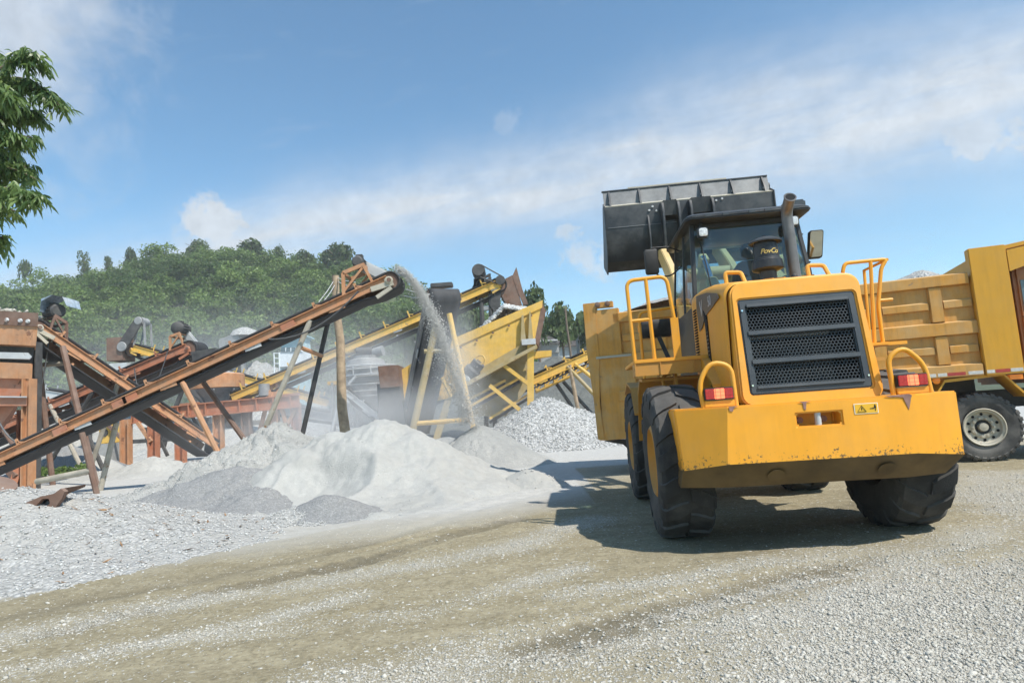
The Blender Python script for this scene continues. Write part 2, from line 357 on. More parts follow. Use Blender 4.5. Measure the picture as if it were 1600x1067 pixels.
def gravel_amount(x, y):
    n = vnoise(x, y, .9, 3, 4); n2 = vnoise(x*.5+y*.3, y, 2.3, 5, 3)
    g = .82*strip_field(x, y, [(-250, 1040), (0, 1000), (220, 950), (450, 915), (640, 885), (800, 855), (930, 812)], .26)
    g = np.maximum(g, .62*strip_field(x, y, [(-200, 1075), (60, 1040), (330, 990), (560, 930)], .16))
    g = np.maximum(g, .50*strip_field(x, y, [(130, 965), (420, 925), (600, 890)], .10))
    g = np.maximum(g, .42*strip_field(x, y, [(300, 1000), (640, 960), (900, 890)], .16))
    g = np.maximum(g, .60*inside_soft(x, y, [(330, 1140), (520, 1040), (820, 985), (1090, 925), (1260, 860), (1430, 850), (1620, 790), (1900, 800), (1900, 1500), (300, 1500)], .5))
    g = np.maximum(g, .55*strip_field(x, y, [(880, 930), (1060, 905), (1210, 875)], .16))
    g = np.maximum(g, .95*inside_soft(x, y, [(1000, 1250), (1130, 1050), (1260, 930), (1480, 860), (1800, 850), (1900, 1500)], .6))
    g = np.maximum(g, .75*inside_soft(x, y, [(1490, 770), (1500, 735), (1800, 735), (1800, 810), (1530, 805)], .5))
    for pts, wd_, am in (([(800, 1010), (1010, 950), (1180, 908), (1330, 880)], .13, .75), ([(850, 1000), (1100, 965), (1330, 905)], .10, .65), ([(1130, 905), (1330, 870), (1480, 850)], .11, .45), ([(1500, 880), (1620, 830)], .16, .6)):
        g = g*(1-am*strip_field(x, y, pts, wd_))
    g = g*np.clip(.05+1.7*n, 0, 1.15)*np.clip(.35+1.2*n2, 0, 1.2)
    return np.clip(g*.92+.05*vnoise(x, y, 2.2, 77, 3)+.01, 0, 1)
def pale_amount(x, y):
    n = vnoise(x, y, .35, 11, 4)
    front = 9.3+.15*(x+2)+1.1*np.sin(x*.35)            # the rock dust begins where the piles do
    p = np.clip((y-front)/2.2+(n-.5)*1.2+.5*(x < 1), 0, 1)
    p = np.where((x > 1.2) & (y < 15), p*.25, p)
    p = np.maximum(p, .8*inside_soft(x, y, [(-200, 960), (0, 935), (260, 875), (600, 815), (640, 730), (-300, 790)], .35))
    return p
def damp_amount(x, y):
    d = np.zeros(x.shape)
    for pts, w_ in TRACKS: d = np.maximum(d, .8*tread(x, y, pts, w_, True))
    for pts, w_, a in (([(640, 800), (760, 790), (900, 780)], .5, .6), ([(1130, 860), (1320, 800), (1420, 770)], .6, .5), ([(0, 960), (300, 905), (560, 850)], .25, .55), ([(900, 1000), (1100, 960), (1330, 900)], .15, .5)): d = np.maximum(d, a*strip_field(x, y, pts, w_)*np.clip(.2+1.4*vnoise(x, y, 1.1, 33, 4), 0, 1))
    return d
def ground_z(x, y):
    near = np.clip((16-np.hypot(x, y))/6, 0, 1)
    z = .030*(vnoise(x, y, .8, 2, 3)-.5)+(.026*(vnoise(x, y, 3.1, 4, 4)-.5)+.016*(vnoise(x, y, 8.5, 14, 3)-.5))*near
    for pts, w_, dep in (([(0, 960), (300, 905), (560, 850), (760, 790), (900, 755)], .16, -.025), ([(760, 1010), (1010, 950), (1200, 900), (1340, 870)], .12, -.02), ([(560, 860), (690, 825)], .05, -.035), ([(590, 870), (700, 840)], .05, .02), ([(1340, 770), (1420, 740)], .1, .05)):
        z = z+dep*strip_field(x, y, pts, w_)
    for pts, w_ in TRACKS: z = z+tread(x, y, pts, w_)*.028
    return z*np.clip((70-np.hypot(x, y))/40, 0, 1)
TRACKS = [([(520, 888), (600, 866), (700, 838), (800, 812)], .20), ([(840, 1010), (1010, 958), (1190, 912), (1340, 876)], .22), ([(80, 985), (330, 925), (560, 872)], .18), ([(1310, 800), (1400, 765), (1450, 750)], .22)]
def tread(x, y, pts, w_, only_mask=False):
    P = np.array([[gz(*q).x, gz(*q).y] for q in pts]); d = np.full(x.shape, 1e9); s_ = np.zeros(x.shape); lat = np.zeros(x.shape); L = 0
    for a, b in zip(P[:-1], P[1:]):
        ab = b-a; l = np.hypot(*ab); u = ab/l; t = (x-a[0])*u[0]+(y-a[1])*u[1]; tc = np.clip(t, 0, l); q = -(x-a[0])*u[1]+(y-a[1])*u[0]; dd = np.hypot(x-a[0]-tc*u[0], y-a[1]-tc*u[1])
        m = dd < d; d = np.where(m, dd, d); s_ = np.where(m, L+tc, s_); lat = np.where(m, q, lat); L += l
    msk = np.clip((w_-d)/.05, 0, 1)*np.clip(.2+1.4*vnoise(x, y, 1.3, 61, 3), 0, 1)
    return msk if only_mask else msk*(np.sin(s_*6.283/.21+np.abs(lat)*9)*.5-.7)
def axis(lo, a, b, hi, step, grow=1.12):
    c = list(np.arange(a, b, step)); s_ = step; q = c[-1]
    while q < hi: s_ = min(s_*grow, 25); q += s_; c.append(q)
    s_ = step; q = c[0]; pre = []
    while q > lo: s_ = min(s_*grow, 25); q -= s_; pre.append(q)
    return np.array(pre[::-1]+c)
def grid_faces(nx, ny):
    i = np.arange(nx*ny).reshape(ny, nx); return np.stack([i[:-1,:-1], i[:-1,1:], i[1:,1:], i[1:,:-1]], -1).reshape(-1, 4)
def ground_mat():
    m = bpy.data.materials.new('ground'); m.use_nodes = True; w = NT(m.node_tree); MATS['ground'] = m
    tc = w.n('ShaderNodeTexCoord').outputs['Object']
    g = w.n('ShaderNodeAttribute', _attribute_name='gravel').outputs['Fac']; pl = w.n('ShaderNodeAttribute', _attribute_name='pale').outputs['Fac']
    mp = w.n('ShaderNodeMapping', Vector=tc, Rotation=(0, 0, R(-33)), Scale=(.35, 2.2, 1)).outputs[0]
    n1 = w.noise(mp, 1.6, 8, .65, .2); n2 = w.noise(tc, 6, 8, .7); n3 = w.noise(tc, 60, 4, .7)
    mud = w.mix(w.mr(n1, .3, .7), (.285, .24, .145), (.42, .365, .245)); mud = w.mix(w.mr(n2, .38, .62, 0, .6), mud, (.215, .18, .11)); n5 = w.noise(tc, 24, 6, .75); mud = w.mix(w.mr(n5, .52, .66, 0, .55), mud, (.13, .112, .075)); mud = w.mix(w.mr(n5, .46, .34, 0, .5), mud, (.45, .41, .31))
    mud = w.mix(w.mr(n3, .5, .8, 0, .4), mud, (.40, .38, .31))
    dm = w.n('ShaderNodeAttribute', _attribute_name='damp').outputs['Fac']; mud = w.mix(w.m('MULTIPLY', dm, .75), mud, (.125, .108, .075))
    pale = w.mix(w.mr(n2, .3, .7), (.42, .41, .38), (.55, .54, .505)); mud = w.mix(pl, mud, pale)
    fn = w.mix(w.mr(n3, .35, .7), (.38, .345, .265), (.52, .485, .395)); mud = w.mix(w.m('MULTIPLY', w.mr(g, .08, .75), w.mr(n2, .25, .65, .45, .95)), mud, fn)
    h = w.m('ADD', w.m('MULTIPLY', n2, .8), w.m('MULTIPLY', n5, .7)); col = mud
    for sc, k in ((30., .9), (58., 1.0), (110., 1.1)):
        v = w.n('ShaderNodeTexVoronoi', Vector=tc, Scale=sc); sc3 = w.n('ShaderNodeSeparateColor', i0=v.outputs['Color'])
        on = w.m('LESS_THAN', sc3.outputs[0], w.m('MULTIPLY', g, k)); ins = w.mr(v.outputs['Distance'], .50, .36)
        f = w.m('MULTIPLY', on, ins)
        col = w.mix(f, col, w.mix(sc3.outputs[1], (.42, .395, .335), (.66, .63, .56)))
        h = w.m('ADD', h, w.m('MULTIPLY', f, w.m('SUBTRACT', .6, v.outputs['Distance'])))
    h = w.m('ADD', h, w.m('MULTIPLY', n3, .25))
    p = w.n('ShaderNodeBsdfPrincipled', Base__Color=col, Roughness=.95); p.inputs['Specular IOR Level'].default_value = .15
    w.t.links.new(w.n('ShaderNodeBump', Strength=.8, Distance=.022, Height=h).outputs[0], p.inputs['Normal'])
    w.out(p.outputs[0])
ground_mat()
gx = axis(-420, -7, 8, 420, .05); gy_ = axis(-160, 2.4, 12, 420, .05)
GX, GY = np.meshgrid(gx, gy_); GZ = ground_z(GX, GY)
go = np_mesh('ground', np.stack([GX, GY, GZ], -1).reshape(-1, 3), grid_faces(len(gx), len(gy_)), 'ground', {'gravel': gravel_amount(GX, GY).ravel(), 'pale': pale_amount(GX, GY).ravel(), 'damp': damp_amount(GX, GY).ravel()}, smooth=True)
tag(go, kind='structure')
# loose crushed stones lying on the ground, thickest where the gravel is
def stone_kinds(k):
    out = []
    for i in range(k):
        bm = bmesh.new(); r = random.Random(i)
        for j in range(11):
            v = Vector((r.gauss(0, 1), r.gauss(0, 1), r.gauss(0, 1))).normalized(); bm.verts.new((v.x*r.uniform(.8, 1.25), v.y*r.uniform(.6, 1), v.z*r.uniform(.5, .8)))
        bmesh.ops.convex_hull(bm, input=bm.verts); bmesh.ops.triangulate(bm, faces=bm.faces)
        for v in [v for v in bm.verts if not v.link_faces]: bm.verts.remove(v)
        bm.verts.index_update(); out.append((np.array([v.co[:] for v in bm.verts]), np.array([[v.index for v in f.verts] for f in bm.faces]))); bm.free()
    return out
STONES = stone_kinds(9)
def scatter_stones(name, P, size, m, seed=1, sink=.25):
    rng = np.random.default_rng(seed); Vs = []; Fs = []; T = []; base = 0; kind = rng.integers(0, len(STONES), len(P))
    for k, (v, f) in enumerate(STONES):
        q = P[kind == k]; s_ = size[kind == k]; n = len(q)
        if not n: continue
        a = rng.uniform(0, 6.283, n); ca, sa = np.cos(a), np.sin(a); x = v[None, :, 0]*ca[:, None]-v[None, :, 1]*sa[:, None]; y = v[None, :, 0]*sa[:, None]+v[None, :, 1]*ca[:, None]
        z = np.repeat(v[None, :, 2], n, 0); tl = rng.normal(0, .25, (n, 1)); z = z+x*tl
        W = np.stack([x, y, z], -1)*s_[:, None, None]+q[:, None, :]; W[..., 2] += (s_*(.6-sink))[:, None]
        Vs.append(W.reshape(-1, 3)); Fs.append((f[None]+(np.arange(n)*len(v))[:, None, None]+base).reshape(-1, 3)); base += n*len(v)
        T.append(np.repeat(rng.random(n), len(v)))
    return np_mesh(name, np.concatenate(Vs), np.concatenate(Fs), m, {'tint': np.concatenate(T)})
def stone_mat(name, c1, c2):
    m = bpy.data.materials.new(name); m.use_nodes = True; w = NT(m.node_tree); MATS[name] = m
    a = w.n('ShaderNodeAttribute', _attribute_name='tint').outputs['Fac']; n = w.noise(w.n('ShaderNodeTexCoord').outputs['Object'], 70, 5, .7)
    p = w.n('ShaderNodeBsdfPrincipled', Base__Color=w.mix(w.mr(n, .35, .7, 0, .35), w.mix(a, c1, c2), (.24, .215, .165)), Roughness=.9); p.inputs['Specular IOR Level'].default_value = .2
    w.out(p.outputs[0])
stone_mat('stone_pale', (.42, .395, .335), (.62, .595, .525)); stone_mat('stone_dustfall', (.52, .51, .49), (.74, .73, .70)); stone_mat('stone_grey', (.42, .42, .41), (.66, .66, .64))
def near_stones():
    rng = np.random.default_rng(4); N = 520000
    u = rng.random(N); y = 2.7+9.3*u**1.7; x = rng.uniform(-1, 1, N)*(y*.98+.6)
    g = gravel_amount(x, y); keep = rng.random(N) < (g**1.35)*np.clip(1.12-(y-3)/6.5, .10, 1)
    keep &= ~((np.abs(x-2.7) < 1.9) & (y > 5.4) & (y < 11) & (rng.random(N) < .8))
    x, y, g = x[keep], y[keep], g[keep]; s_ = rng.lognormal(math.log(.0060), .42, len(x))*(1+.03*(y-3))
    s_ = np.clip(s_, .0032, .020)
    return np.stack([x, y, ground_z(x, y)], -1), s_
P_, s_ = near_stones(); print('stones', len(P_))
tag(scatter_stones('loose_gravel', P_, s_, 'stone_pale', 2, .42), 'pale crushed gravel strewn in strips over the brown dirt road', 'gravel', kind='stuff')
# ---------------------------------------------------------------- piles
def smax(a, b, k): 
    h = np.clip(.5+.5*(a-b)/k, 0, 1); return b*(1-h)+a*h+k*h*(1-h)
PILES = []
def pile(name, label, cat, cones, m, amp=.06, step=None, nf=1.2, k=.12, seed=0, gully=0., terr=0., scoop=None, rid=.9):
    """cones: (x, y, height, slope, stretch_x, stretch_y, turn). One heap of loose rock as a height field"""
    xs = [c[0] for c in cones]; ys = [c[1] for c in cones]; r = max((c[2]+.35)/c[3]*max(c[4], c[5]) for c in cones)*1.08
    x0, x1, y0, y1 = min(xs)-r, max(xs)+r, min(ys)-r, max(ys)+r; step = step or max((x1-x0)/230, .035)
    X, Y = np.meshgrid(np.arange(x0, x1, step), np.arange(y0, y1, step)); Z = np.full(X.shape, -9.)
    w1 = (vnoise(X, Y, nf*.55, seed, 3)-.5)*.9; w2 = (vnoise(X, Y, nf*.55, seed+31, 3)-.5)*.9
    for (cx, cy, h, sl_, ax, ay, t) in cones:
        dx, dy = X-cx+w1*amp*6, Y-cy+w2*amp*6; u = (dx*math.cos(t)+dy*math.sin(t))/ax; v = (-dx*math.sin(t)+dy*math.cos(t))/ay
        d = np.sqrt(u*u+v*v+.02); q = h-sl_*d*(1+.10*d/(h/sl_+.1)) ; q = np.where(q < .22*h, q*.62+.0836*h, q)   # flared toe
        if gully: a = np.arctan2(v, u); q = q-gully*np.clip(d, 0, 1)*(vnoise(a*3.1, d*.35, 2.2, seed+9, 3)-.5)
        Z = smax(Z, q, k)
    if scoop:                                 # a bay dug out of the face by the loader
        for (sx_, sy_, rad, h0, pw) in scoop:
            d = np.hypot(X-sx_+.35*(vnoise(X, Y, 1.1, seed+50, 3)-.5), (Y-sy_)*1.05+.3*(vnoise(X, Y, 1.4, seed+51, 3)-.5)); Z = np.minimum(Z, .03+h0*(d/rad)**pw)
    Z = Z+amp*2*(vnoise(X, Y, nf, seed+5, 5)-.5)+amp*.7*(vnoise(X, Y, nf*6, seed+6, 4)-.5)-amp*rid*np.clip(.10-np.abs(vnoise(X*1.0, Y*.6, nf*1.8, seed+7, 4)-.5), 0, .1)/.1*np.clip(Z*3, 0, 1)
    if terr: Z = Z-terr*np.maximum(0, np.sin(Z*9+vnoise(X, Y, .8, seed, 3)*6))**6
    Z = np.maximum(Z, -.12); keep = (Z > -.10); kf = keep[:-1,:-1] | keep[1:,:-1] | keep[:-1,1:] | keep[1:,1:]
    F = grid_faces(X.shape[1], X.shape[0])[kf.ravel()]; used = np.unique(F); rm = np.full(X.size, -1); rm[used] = np.arange(len(used))
    V = np.stack([X, Y, Z], -1).reshape(-1, 3)[used]
    o = np_mesh(name, V, rm[F], m, smooth=True); tag(o, label, cat); PILES.append((X, Y, Z)); return o, V
def cn(px, py, Y, h=None, sl=.62, ax=1, ay=1, t=0., dz=0):
    p = at(px, py, Y); return (p.x, Y, (p.z if h is None else h)+dz, sl, ax, ay, R(t))
pile('sand_pile', 'largest pale sand pile, broad ridge in the middle of the yard', 'sand pile',
     [cn(592, 645, 12.9, sl=.58, ax=1.15, ay=1.0), cn(640, 668, 12.5, sl=.55), cn(515, 668, 12.8, sl=.60), cn(470, 694, 12.2, sl=.62), cn(570, 700, 11.6, sl=.42, ay=1.05), cn(640, 722, 11.6, sl=.36), cn(700, 725, 12.1, h=.62, sl=.50), cn(600, 742, 10.9, h=.42, sl=.30)], 'sand_white', amp=.070, gully=.12, seed=1, nf=1.7, terr=.04, k=.06, rid=.5, scoop=[(gz(640, 800).x, gz(640, 800).y-.1, 2.35, 1.0, 3.2), (gz(470, 800).x, gz(470, 800).y, 1.5, .8, 3.)])
pile('sand_pile', 'coarse grey sand pile heaped round the conveyor legs', 'sand pile',
     [cn(432, 653, 15.6, sl=.66), cn(396, 672, 15.2, sl=.66), cn(350, 694, 14.6, sl=.6), cn(310, 715, 13.6, sl=.58), cn(380, 712, 13.2, sl=.55), cn(255, 742, 12.6, sl=.5, ax=1.2)], 'sand_grey', amp=.10, gully=.16, seed=2, nf=2.2, k=.06)
pile('grit_pile', 'long low slope of fine grey grit left of the large sand pile', 'grit pile',
     [cn(362, 722, 12.3, sl=.46, ax=1.3), cn(300, 750, 11.6, sl=.42, ax=1.5), cn(240, 780, 10.7, sl=.36, ax=1.5), cn(190, 806, 9.8, sl=.30, ax=1.4), cn(400, 755, 11.2, sl=.42)], 'dark_grit', amp=.06, seed=3, nf=1.4)
pile('grit_pile', 'smallest dark grey pointed grit pile beside the road edge', 'grit pile', [cn(512, 774, 9.75, h=.42, sl=.62, ax=1.3)], 'dark_grit', amp=.018, seed=4, nf=4, step=.03)
pile('gravel_pile', 'low spill of white gravel chips in front of the grey grit', 'gravel pile', [cn(455, 800, 9.6, h=.20, sl=.32, ax=1.3), cn(482, 788, 9.85, h=.26, sl=.4)], 'gravel_mid', amp=.03, seed=5, nf=5, step=.03)
pile('gravel_pile', 'long bank of whitish gravel with dead leaves at the near left edge', 'gravel pile',
     [cn(-60, 748, 8.7, sl=.36, ax=1.5), cn(30, 800, 8.3, sl=.30, ax=1.4), cn(-150, 780, 8.0, sl=.3), cn(120, 850, 8.0, h=.25, sl=.2, ax=1.4), cn(0, 880, 7.0, h=.16, sl=.18, ax=1.2)], 'gravel_mid', amp=.055, seed=6, nf=1.8, step=.05)
pile('sand_pile', 'fresh cone of sand growing under the falling stream', 'sand pile', [cn(748, 658, 17.6, sl=.60), cn(790, 705, 17.0, h=.6, sl=.5)], 'sand_grey', amp=.03, seed=7, nf=2, gully=.04)
pile('gravel_pile', 'tall pile of clean white gravel in front of the yellow hopper', 'gravel pile', [cn(850, 615, 24.2, sl=.60, ax=1.1), cn(905, 638, 24.0, sl=.58), cn(800, 650, 24.4, sl=.56)], 'gravel_pale', amp=.05, seed=8, nf=2.4, k=.3)
pile('sand_pile', 'small sharp white sand heap half in the truck shadow', 'sand pile', [cn(822, 732, 12.1, h=.36, sl=.55, ax=1.15)], 'sand_white', amp=.035, seed=9, nf=3, step=.03)
pile('gravel_pile', 'low grey gravel spread under the pipe frame conveyor', 'gravel pile', [cn(690, 672, 22., h=.75, sl=.30, ax=1.4), cn(650, 675, 22.5, h=.6, sl=.3)], 'gravel_mid', amp=.06, seed=10, nf=1.6)
pile('sand_pile', 'far white sand cone seen between the rusty conveyor legs', 'sand pile', [cn(152, 707, 28., sl=.62)], 'sand_white', amp=.04, seed=11)
pile('sand_pile', 'low pale tan sand ridge behind the grey slope', 'sand pile', [cn(238, 719, 24., h=.75, sl=.5, ax=1.3), cn(190, 733, 24.0, h=.45, sl=.32, ax=1.5)], 'sand_white', amp=.06, seed=12)
pile('grit_pile', 'dark grey grit mound far back under the left conveyor', 'grit pile', [cn(108, 712, 30., h=1.35, sl=.6, ax=1.3), cn(85, 722, 30., h=.9, sl=.5)], 'dark_grit', amp=.08, seed=13)
pile('rubble_bank', 'long pale quarry dust bank behind the orange frames', 'rubble bank', [cn(100, 640, 46., h=3.6, sl=.5, ax=1.6), cn(220, 640, 47., h=3.2, sl=.45, ax=1.8), cn(330, 650, 47., h=2.6, sl=.42, ax=1.6), cn(0, 630, 46., h=4.2, sl=.5, ax=1.6)], 'bank_dust', amp=.35, seed=14, nf=.5, k=.8)
pile('rubble_bank', 'pile of pale broken rock between silo and cabin', 'rubble bank', [cn(408, 560, 55., sl=1.0, ax=1.2), cn(430, 575, 54., sl=.9)], 'gravel_pale', amp=.35, seed=15, nf=.8, k=.6)
pile('rubble_bank', 'pale dust slope behind the yellow truss conveyors', 'rubble bank', [cn(900, 612, 40., h=1.5, sl=.3, ax=1.5), cn(980, 610, 40., h=1.2, sl=.3, ax=1.5)], 'sand_white', amp=.12, seed=16, nf=.7)
pile('tarped_heap', 'dark grey green heap behind the yellow hopper column', 'heap', [cn(868, 555, 44., sl=.55, ax=1.7), cn(835, 562, 44., sl=.6)], 'tarp_heap', amp=.08, seed=17)
# lumps lying on the piles' faces
def pile_lumps():
    rng = np.random.default_rng(8); P = []; s_ = []
    for (X, Y, Z), n, a, b in ((PILES[5], 9000, .006, .024), (PILES[4], 1800, .008, .022), (PILES[0], 260, .006, .016), (PILES[1], 900, .010, .032), (PILES[7], 3500, .02, .05), (PILES[2], 500, .006, .018), (PILES[8], 60, .01, .03)):
        ok = np.argwhere((Z > -.03)); q = ok[rng.integers(0, len(ok), n)]; i, j = q[:, 0], q[:, 1]; st = X[0, 1]-X[0, 0]
        P.append(np.stack([X[i, j]+rng.uniform(-.0, .0, n)*st, Y[i, j], Z[i, j]], -1)); s_.append(rng.uniform(a, b, n)**1.0)
    return np.concatenate(P), np.concatenate(s_)
P_, s_ = pile_lumps()
tag(scatter_stones('stone_chips', P_, s_, 'stone_grey', 5), 'grey white stone chips strewn over the heaps', 'gravel', kind='stuff')
# brown dry leaves on the near left bank
def dry_leaves():
    rng = np.random.default_rng(3); X, Y, Z = PILES[5]; ok = np.argwhere(Z > .0); q = ok[rng.integers(0, len(ok), 420)]; V = []; F = []
    for i, j in q:
        p = np.array([X[i, j], Y[i, j], Z[i, j]+.012]); a = rng.uniform(0, 6.28); l = rng.uniform(.02, .07); u = np.array([math.cos(a), math.sin(a), rng.normal(0, .25)])*l; v = np.array([-math.sin(a), math.cos(a), rng.normal(0, .4)])*l*.22
        k = len(V); V += [p-u, p+v, p+u+[0, 0, .01], p-v]; F.append((k, k+1, k+2, k+3))
    mat('dead_leaf', (.26, .15, .07), .8, var=.5, vs=30)
    tag(np_mesh('dry_leaves', V, F, 'dead_leaf'), 'brown dry leaves scattered over the near gravel bank', 'leaves', kind='stuff')
dry_leaves()
# ---------------------------------------------------------------- wheel loader (local axes: x to the right, y forward, z up)
def rrect(x0, x1, z0, z1, r, n=4):
    out = []
    for cx, cz, a0 in ((x1-r, z0+r, -90), (x1-r, z1-r, 0), (x0+r, z1-r, 90), (x0+r, z0+r, 180)):
        out += [(cx+r*math.cos(R(a0+90*k/n)), cz+r*math.sin(R(a0+90*k/n))) for k in range(n+1)]
    return out
def tyre_mb(Rr, W, rin, nl, lug, wob=0., block=False, sh=.52):
    mb = MB(); w = W/2; d = Rr-lug
    prof = [(-w*.55, rin), (-w*.86, rin+.03), (-w*1.0, rin+(Rr-rin)*.38), (-w*1.0, rin+(Rr-rin)*.55), (-w*.93, Rr-lug*2.2), (-w*.80, d-.004), (-w*.4, d+.002), (0, d+.004)]
    prof += [(-a, b) for a, b in prof[-2::-1]]
    mb.lathe(prof, ax=(1, 0, 0), n=56)
    for side in (-1, 1):
        for k in range(nl):
            th = 2*math.pi*(k+(.5 if side > 0 else 0))/nl; st = []
            if block: path = [(.10, 0., Rr), (.55, .01, Rr), (.86, .02, Rr-.006), (.97, .02, Rr-lug*1.5), (1.0, .02, Rr-lug*3.0)]
            else: path = [(.04, -.02, Rr), (.3, .02, Rr+.002), (.6, .07, Rr), (.86, .13, Rr-.012), (.985, .15, Rr-lug*2.2), (1.01, .16, Rr-lug*5.5)]
            for q, (xx, dt, ro) in enumerate(path):
                wt = sh*math.pi/nl*(1 if q else .8); a0, a1 = th+dt-wt, th+dt+wt; ri = ro-lug*1.4 if q < len(path)-1 else ro-.01; xi = xx if q < len(path)-2 else xx*.93
                f = lambda x_, r_, a: (side*x_*w, r_*math.cos(a), r_*math.sin(a))
                st.append([f(xi, ri, a0), f(xx, ro, a0+.012), f(xx, ro, a1-.012), f(xi, ri, a1)])
            mb.loft(st)
    return mb
LYAW = R(5.15)
ld = thing('wheel_loader', 'large yellow wheel loader seen from behind with its black bucket raised', 'wheel loader', (2.687, 6.589, 0), -LYAW)
def P(mb, name, m, par=None, **k): return mb.build(name, m, par or ld, **k)
# counterweight
def counterweight():
    top = [(-1.2,-.35), (-1.215,-.95), (-.79,-1.15), (.755,-1.15), (1.18,-.95), (1.2,-.35)]
    crs = [(-1.195,-.35), (-1.18,-.95), (-.84,-1.17), (.69,-1.17), (1.178,-.95), (1.2,-.35)]
    bot = [(-1.18,-.35), (-1.205,-.90), (-.84,-.98), (.69,-.98), (1.065,-.82), (1.1,-.35)]
    zc = [.735, .735, .788, .788, .735, .735]; zb = [.60, .585, .575, .575, .572, .60]
    v = [(x, y, 1.275) for x, y in top]+[(x, y, z) for (x, y), z in zip(crs, zc)]+[(x, y, z) for (x, y), z in zip(bot, zb)]
    n = 6; f = [tuple(range(n))]
    for lv in (0,):
        for k in range(n):
            if lv == 0 and k == 2: continue               # the centre face carries the towing slot
            a, b = lv*n+k, lv*n+(k+1) % n; f.append((a, b, b+n, a+n))
    mb = MB(); mb.add(v, f)
    X0, X1, Z0, Z1 = -.23, .132, 1.068, 1.172; yy = lambda z: -1.15-.02*(1.275-z)/(1.275-.788)
    A, B, C, D = v[2], v[3], v[9], v[8]
    h = [(X0, yy(Z1), Z1), (X1, yy(Z1), Z1), (X1, yy(Z0), Z0), (X0, yy(Z0), Z0)]; hi = [(x, -.98, z) for x, y, z in h]
    mb.add([A, B, C, D]+h+hi, [(0,1,5,4), (1,2,6,5), (2,3,7,6), (3,0,4,7), (4,5,9,8), (5,6,10,9), (6,7,11,10), (7,4,8,11), (8,9,10,11)])
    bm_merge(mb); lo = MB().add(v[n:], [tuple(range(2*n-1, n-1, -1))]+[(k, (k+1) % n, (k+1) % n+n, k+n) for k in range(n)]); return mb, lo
def bm_merge(mb):
    d = {}; mp = []; nv = []
    for p in mb.v:
        k = tuple(round(c, 4) for c in p)
        if k not in d: d[k] = len(nv); nv.append(p)
        mp.append(d[k])
    mb.v = nv; mb.f = [tuple(mp[i] for i in f) for f in mb.f]
cwa, cwb = counterweight(); cw = P(cwa, 'counterweight', 'counterweight_yellow', bevel=.014, smooth=25); P(cwb, 'lower_chamfer', 'shaded_grimy_yellow', cw)
mb = MB(); mb.cyl((-.045, -1.11, 1.06), (-.045, -1.11, 1.18), .026, 12); P(mb, 'tow_pin', 'pale_steel', cw)
for x in (-.165, .035): P(MB().cyl((x, -.985, 1.115), (x, -1.03, 1.115), .028, 6), 'bolt', 'scrape', cw)
def text_mesh(s, size, shear=0., extr=.002, space=1.):
    c = bpy.data.curves.new('t', 'FONT'); c.body = s; c.size = size; c.shear = shear; c.extrude = extr; c.align_x = 'CENTER'; c.align_y = 'CENTER'; c.space_character = space
    o = bpy.data.objects.new('t', c); COL.objects.link(o); dg = bpy.context.evaluated_depsgraph_get()
    me = bpy.data.meshes.new_from_object(o.evaluated_get(dg)); mb = MB(); mb.add([v.co[:] for v in me.vertices], [tuple(p.vertices) for p in me.polygons])
    bpy.data.objects.remove(o); bpy.data.meshes.remove(me); return mb
yf = -1.157
st = P(MB().box(.238, .430, yf, yf-.003, 1.137, 1.224), 'warning_sticker', 'sticker_rim', cw)
P(MB().box(.244, .424, yf-.003, yf-.0045, 1.142, 1.219), 'panel', 'sticker_yellow', st)
mb = MB()
for a, b in (((.262, 1.155), (.297, 1.207)), ((.297, 1.207), (.332, 1.155)), ((.332, 1.155), (.262, 1.155))): mb.bar((a[0], yf-.006, a[1]), (b[0], yf-.006, b[1]), .005, .002)
mb.box(.363, .385, yf-.005, yf-.007, 1.176, 1.181); mb.prism([(.385, 1.171), (.396, 1.1785), (.385, 1.186)], yf-.005, yf-.007, 'y')
mb.box(.402, .408, yf-.005, yf-.007, 1.158, 1.198); mb.box(.397, .413, yf-.005, yf-.007, 1.18, 1.196); mb.lathe([(-.005, .0), (-.004, .006), (-.007, .006), (-.007, 0)], (.405, yf, 1.204), (0, 1, 0), 8)
mb.box(.294, .300, yf-.005, yf-.007, 1.168, 1.190)
P(mb, 'pictogram', 'sticker_black', st)
def blotch(pts, y=yf): return MB().prism(pts, y+.004, y-.0015, 'y')
mb = MB()
for pts in ([(.50, 1.272), (.53, 1.262), (.60, 1.258), (.64, 1.25), (.655, 1.20), (.672, 1.145), (.69, 1.20), (.70, 1.24), (.712, 1.262), (.69, 1.276)],
            [(-.20, 1.273), (-.17, 1.262), (-.165, 1.21), (-.15, 1.20), (-.14, 1.265), (-.10, 1.273)], [(-.90+.12, 1.272), (-.775, 1.235), (-.75, 1.23), (-.735, 1.262), (-.70, 1.274)]):
    mb.prism(pts, yf+.006, yf-.002, 'y')
P(mb, 'paint_scrape', 'scrape', cw)
for x in (-.43, .47): P(MB().lathe([(0, .0), (0, .07), (.004, .072), (.004, .001)], (x, -1.085, .668), (0, -.745, -.666), 20), 'drain_cover', 'shaded_grimy_yellow', cw)
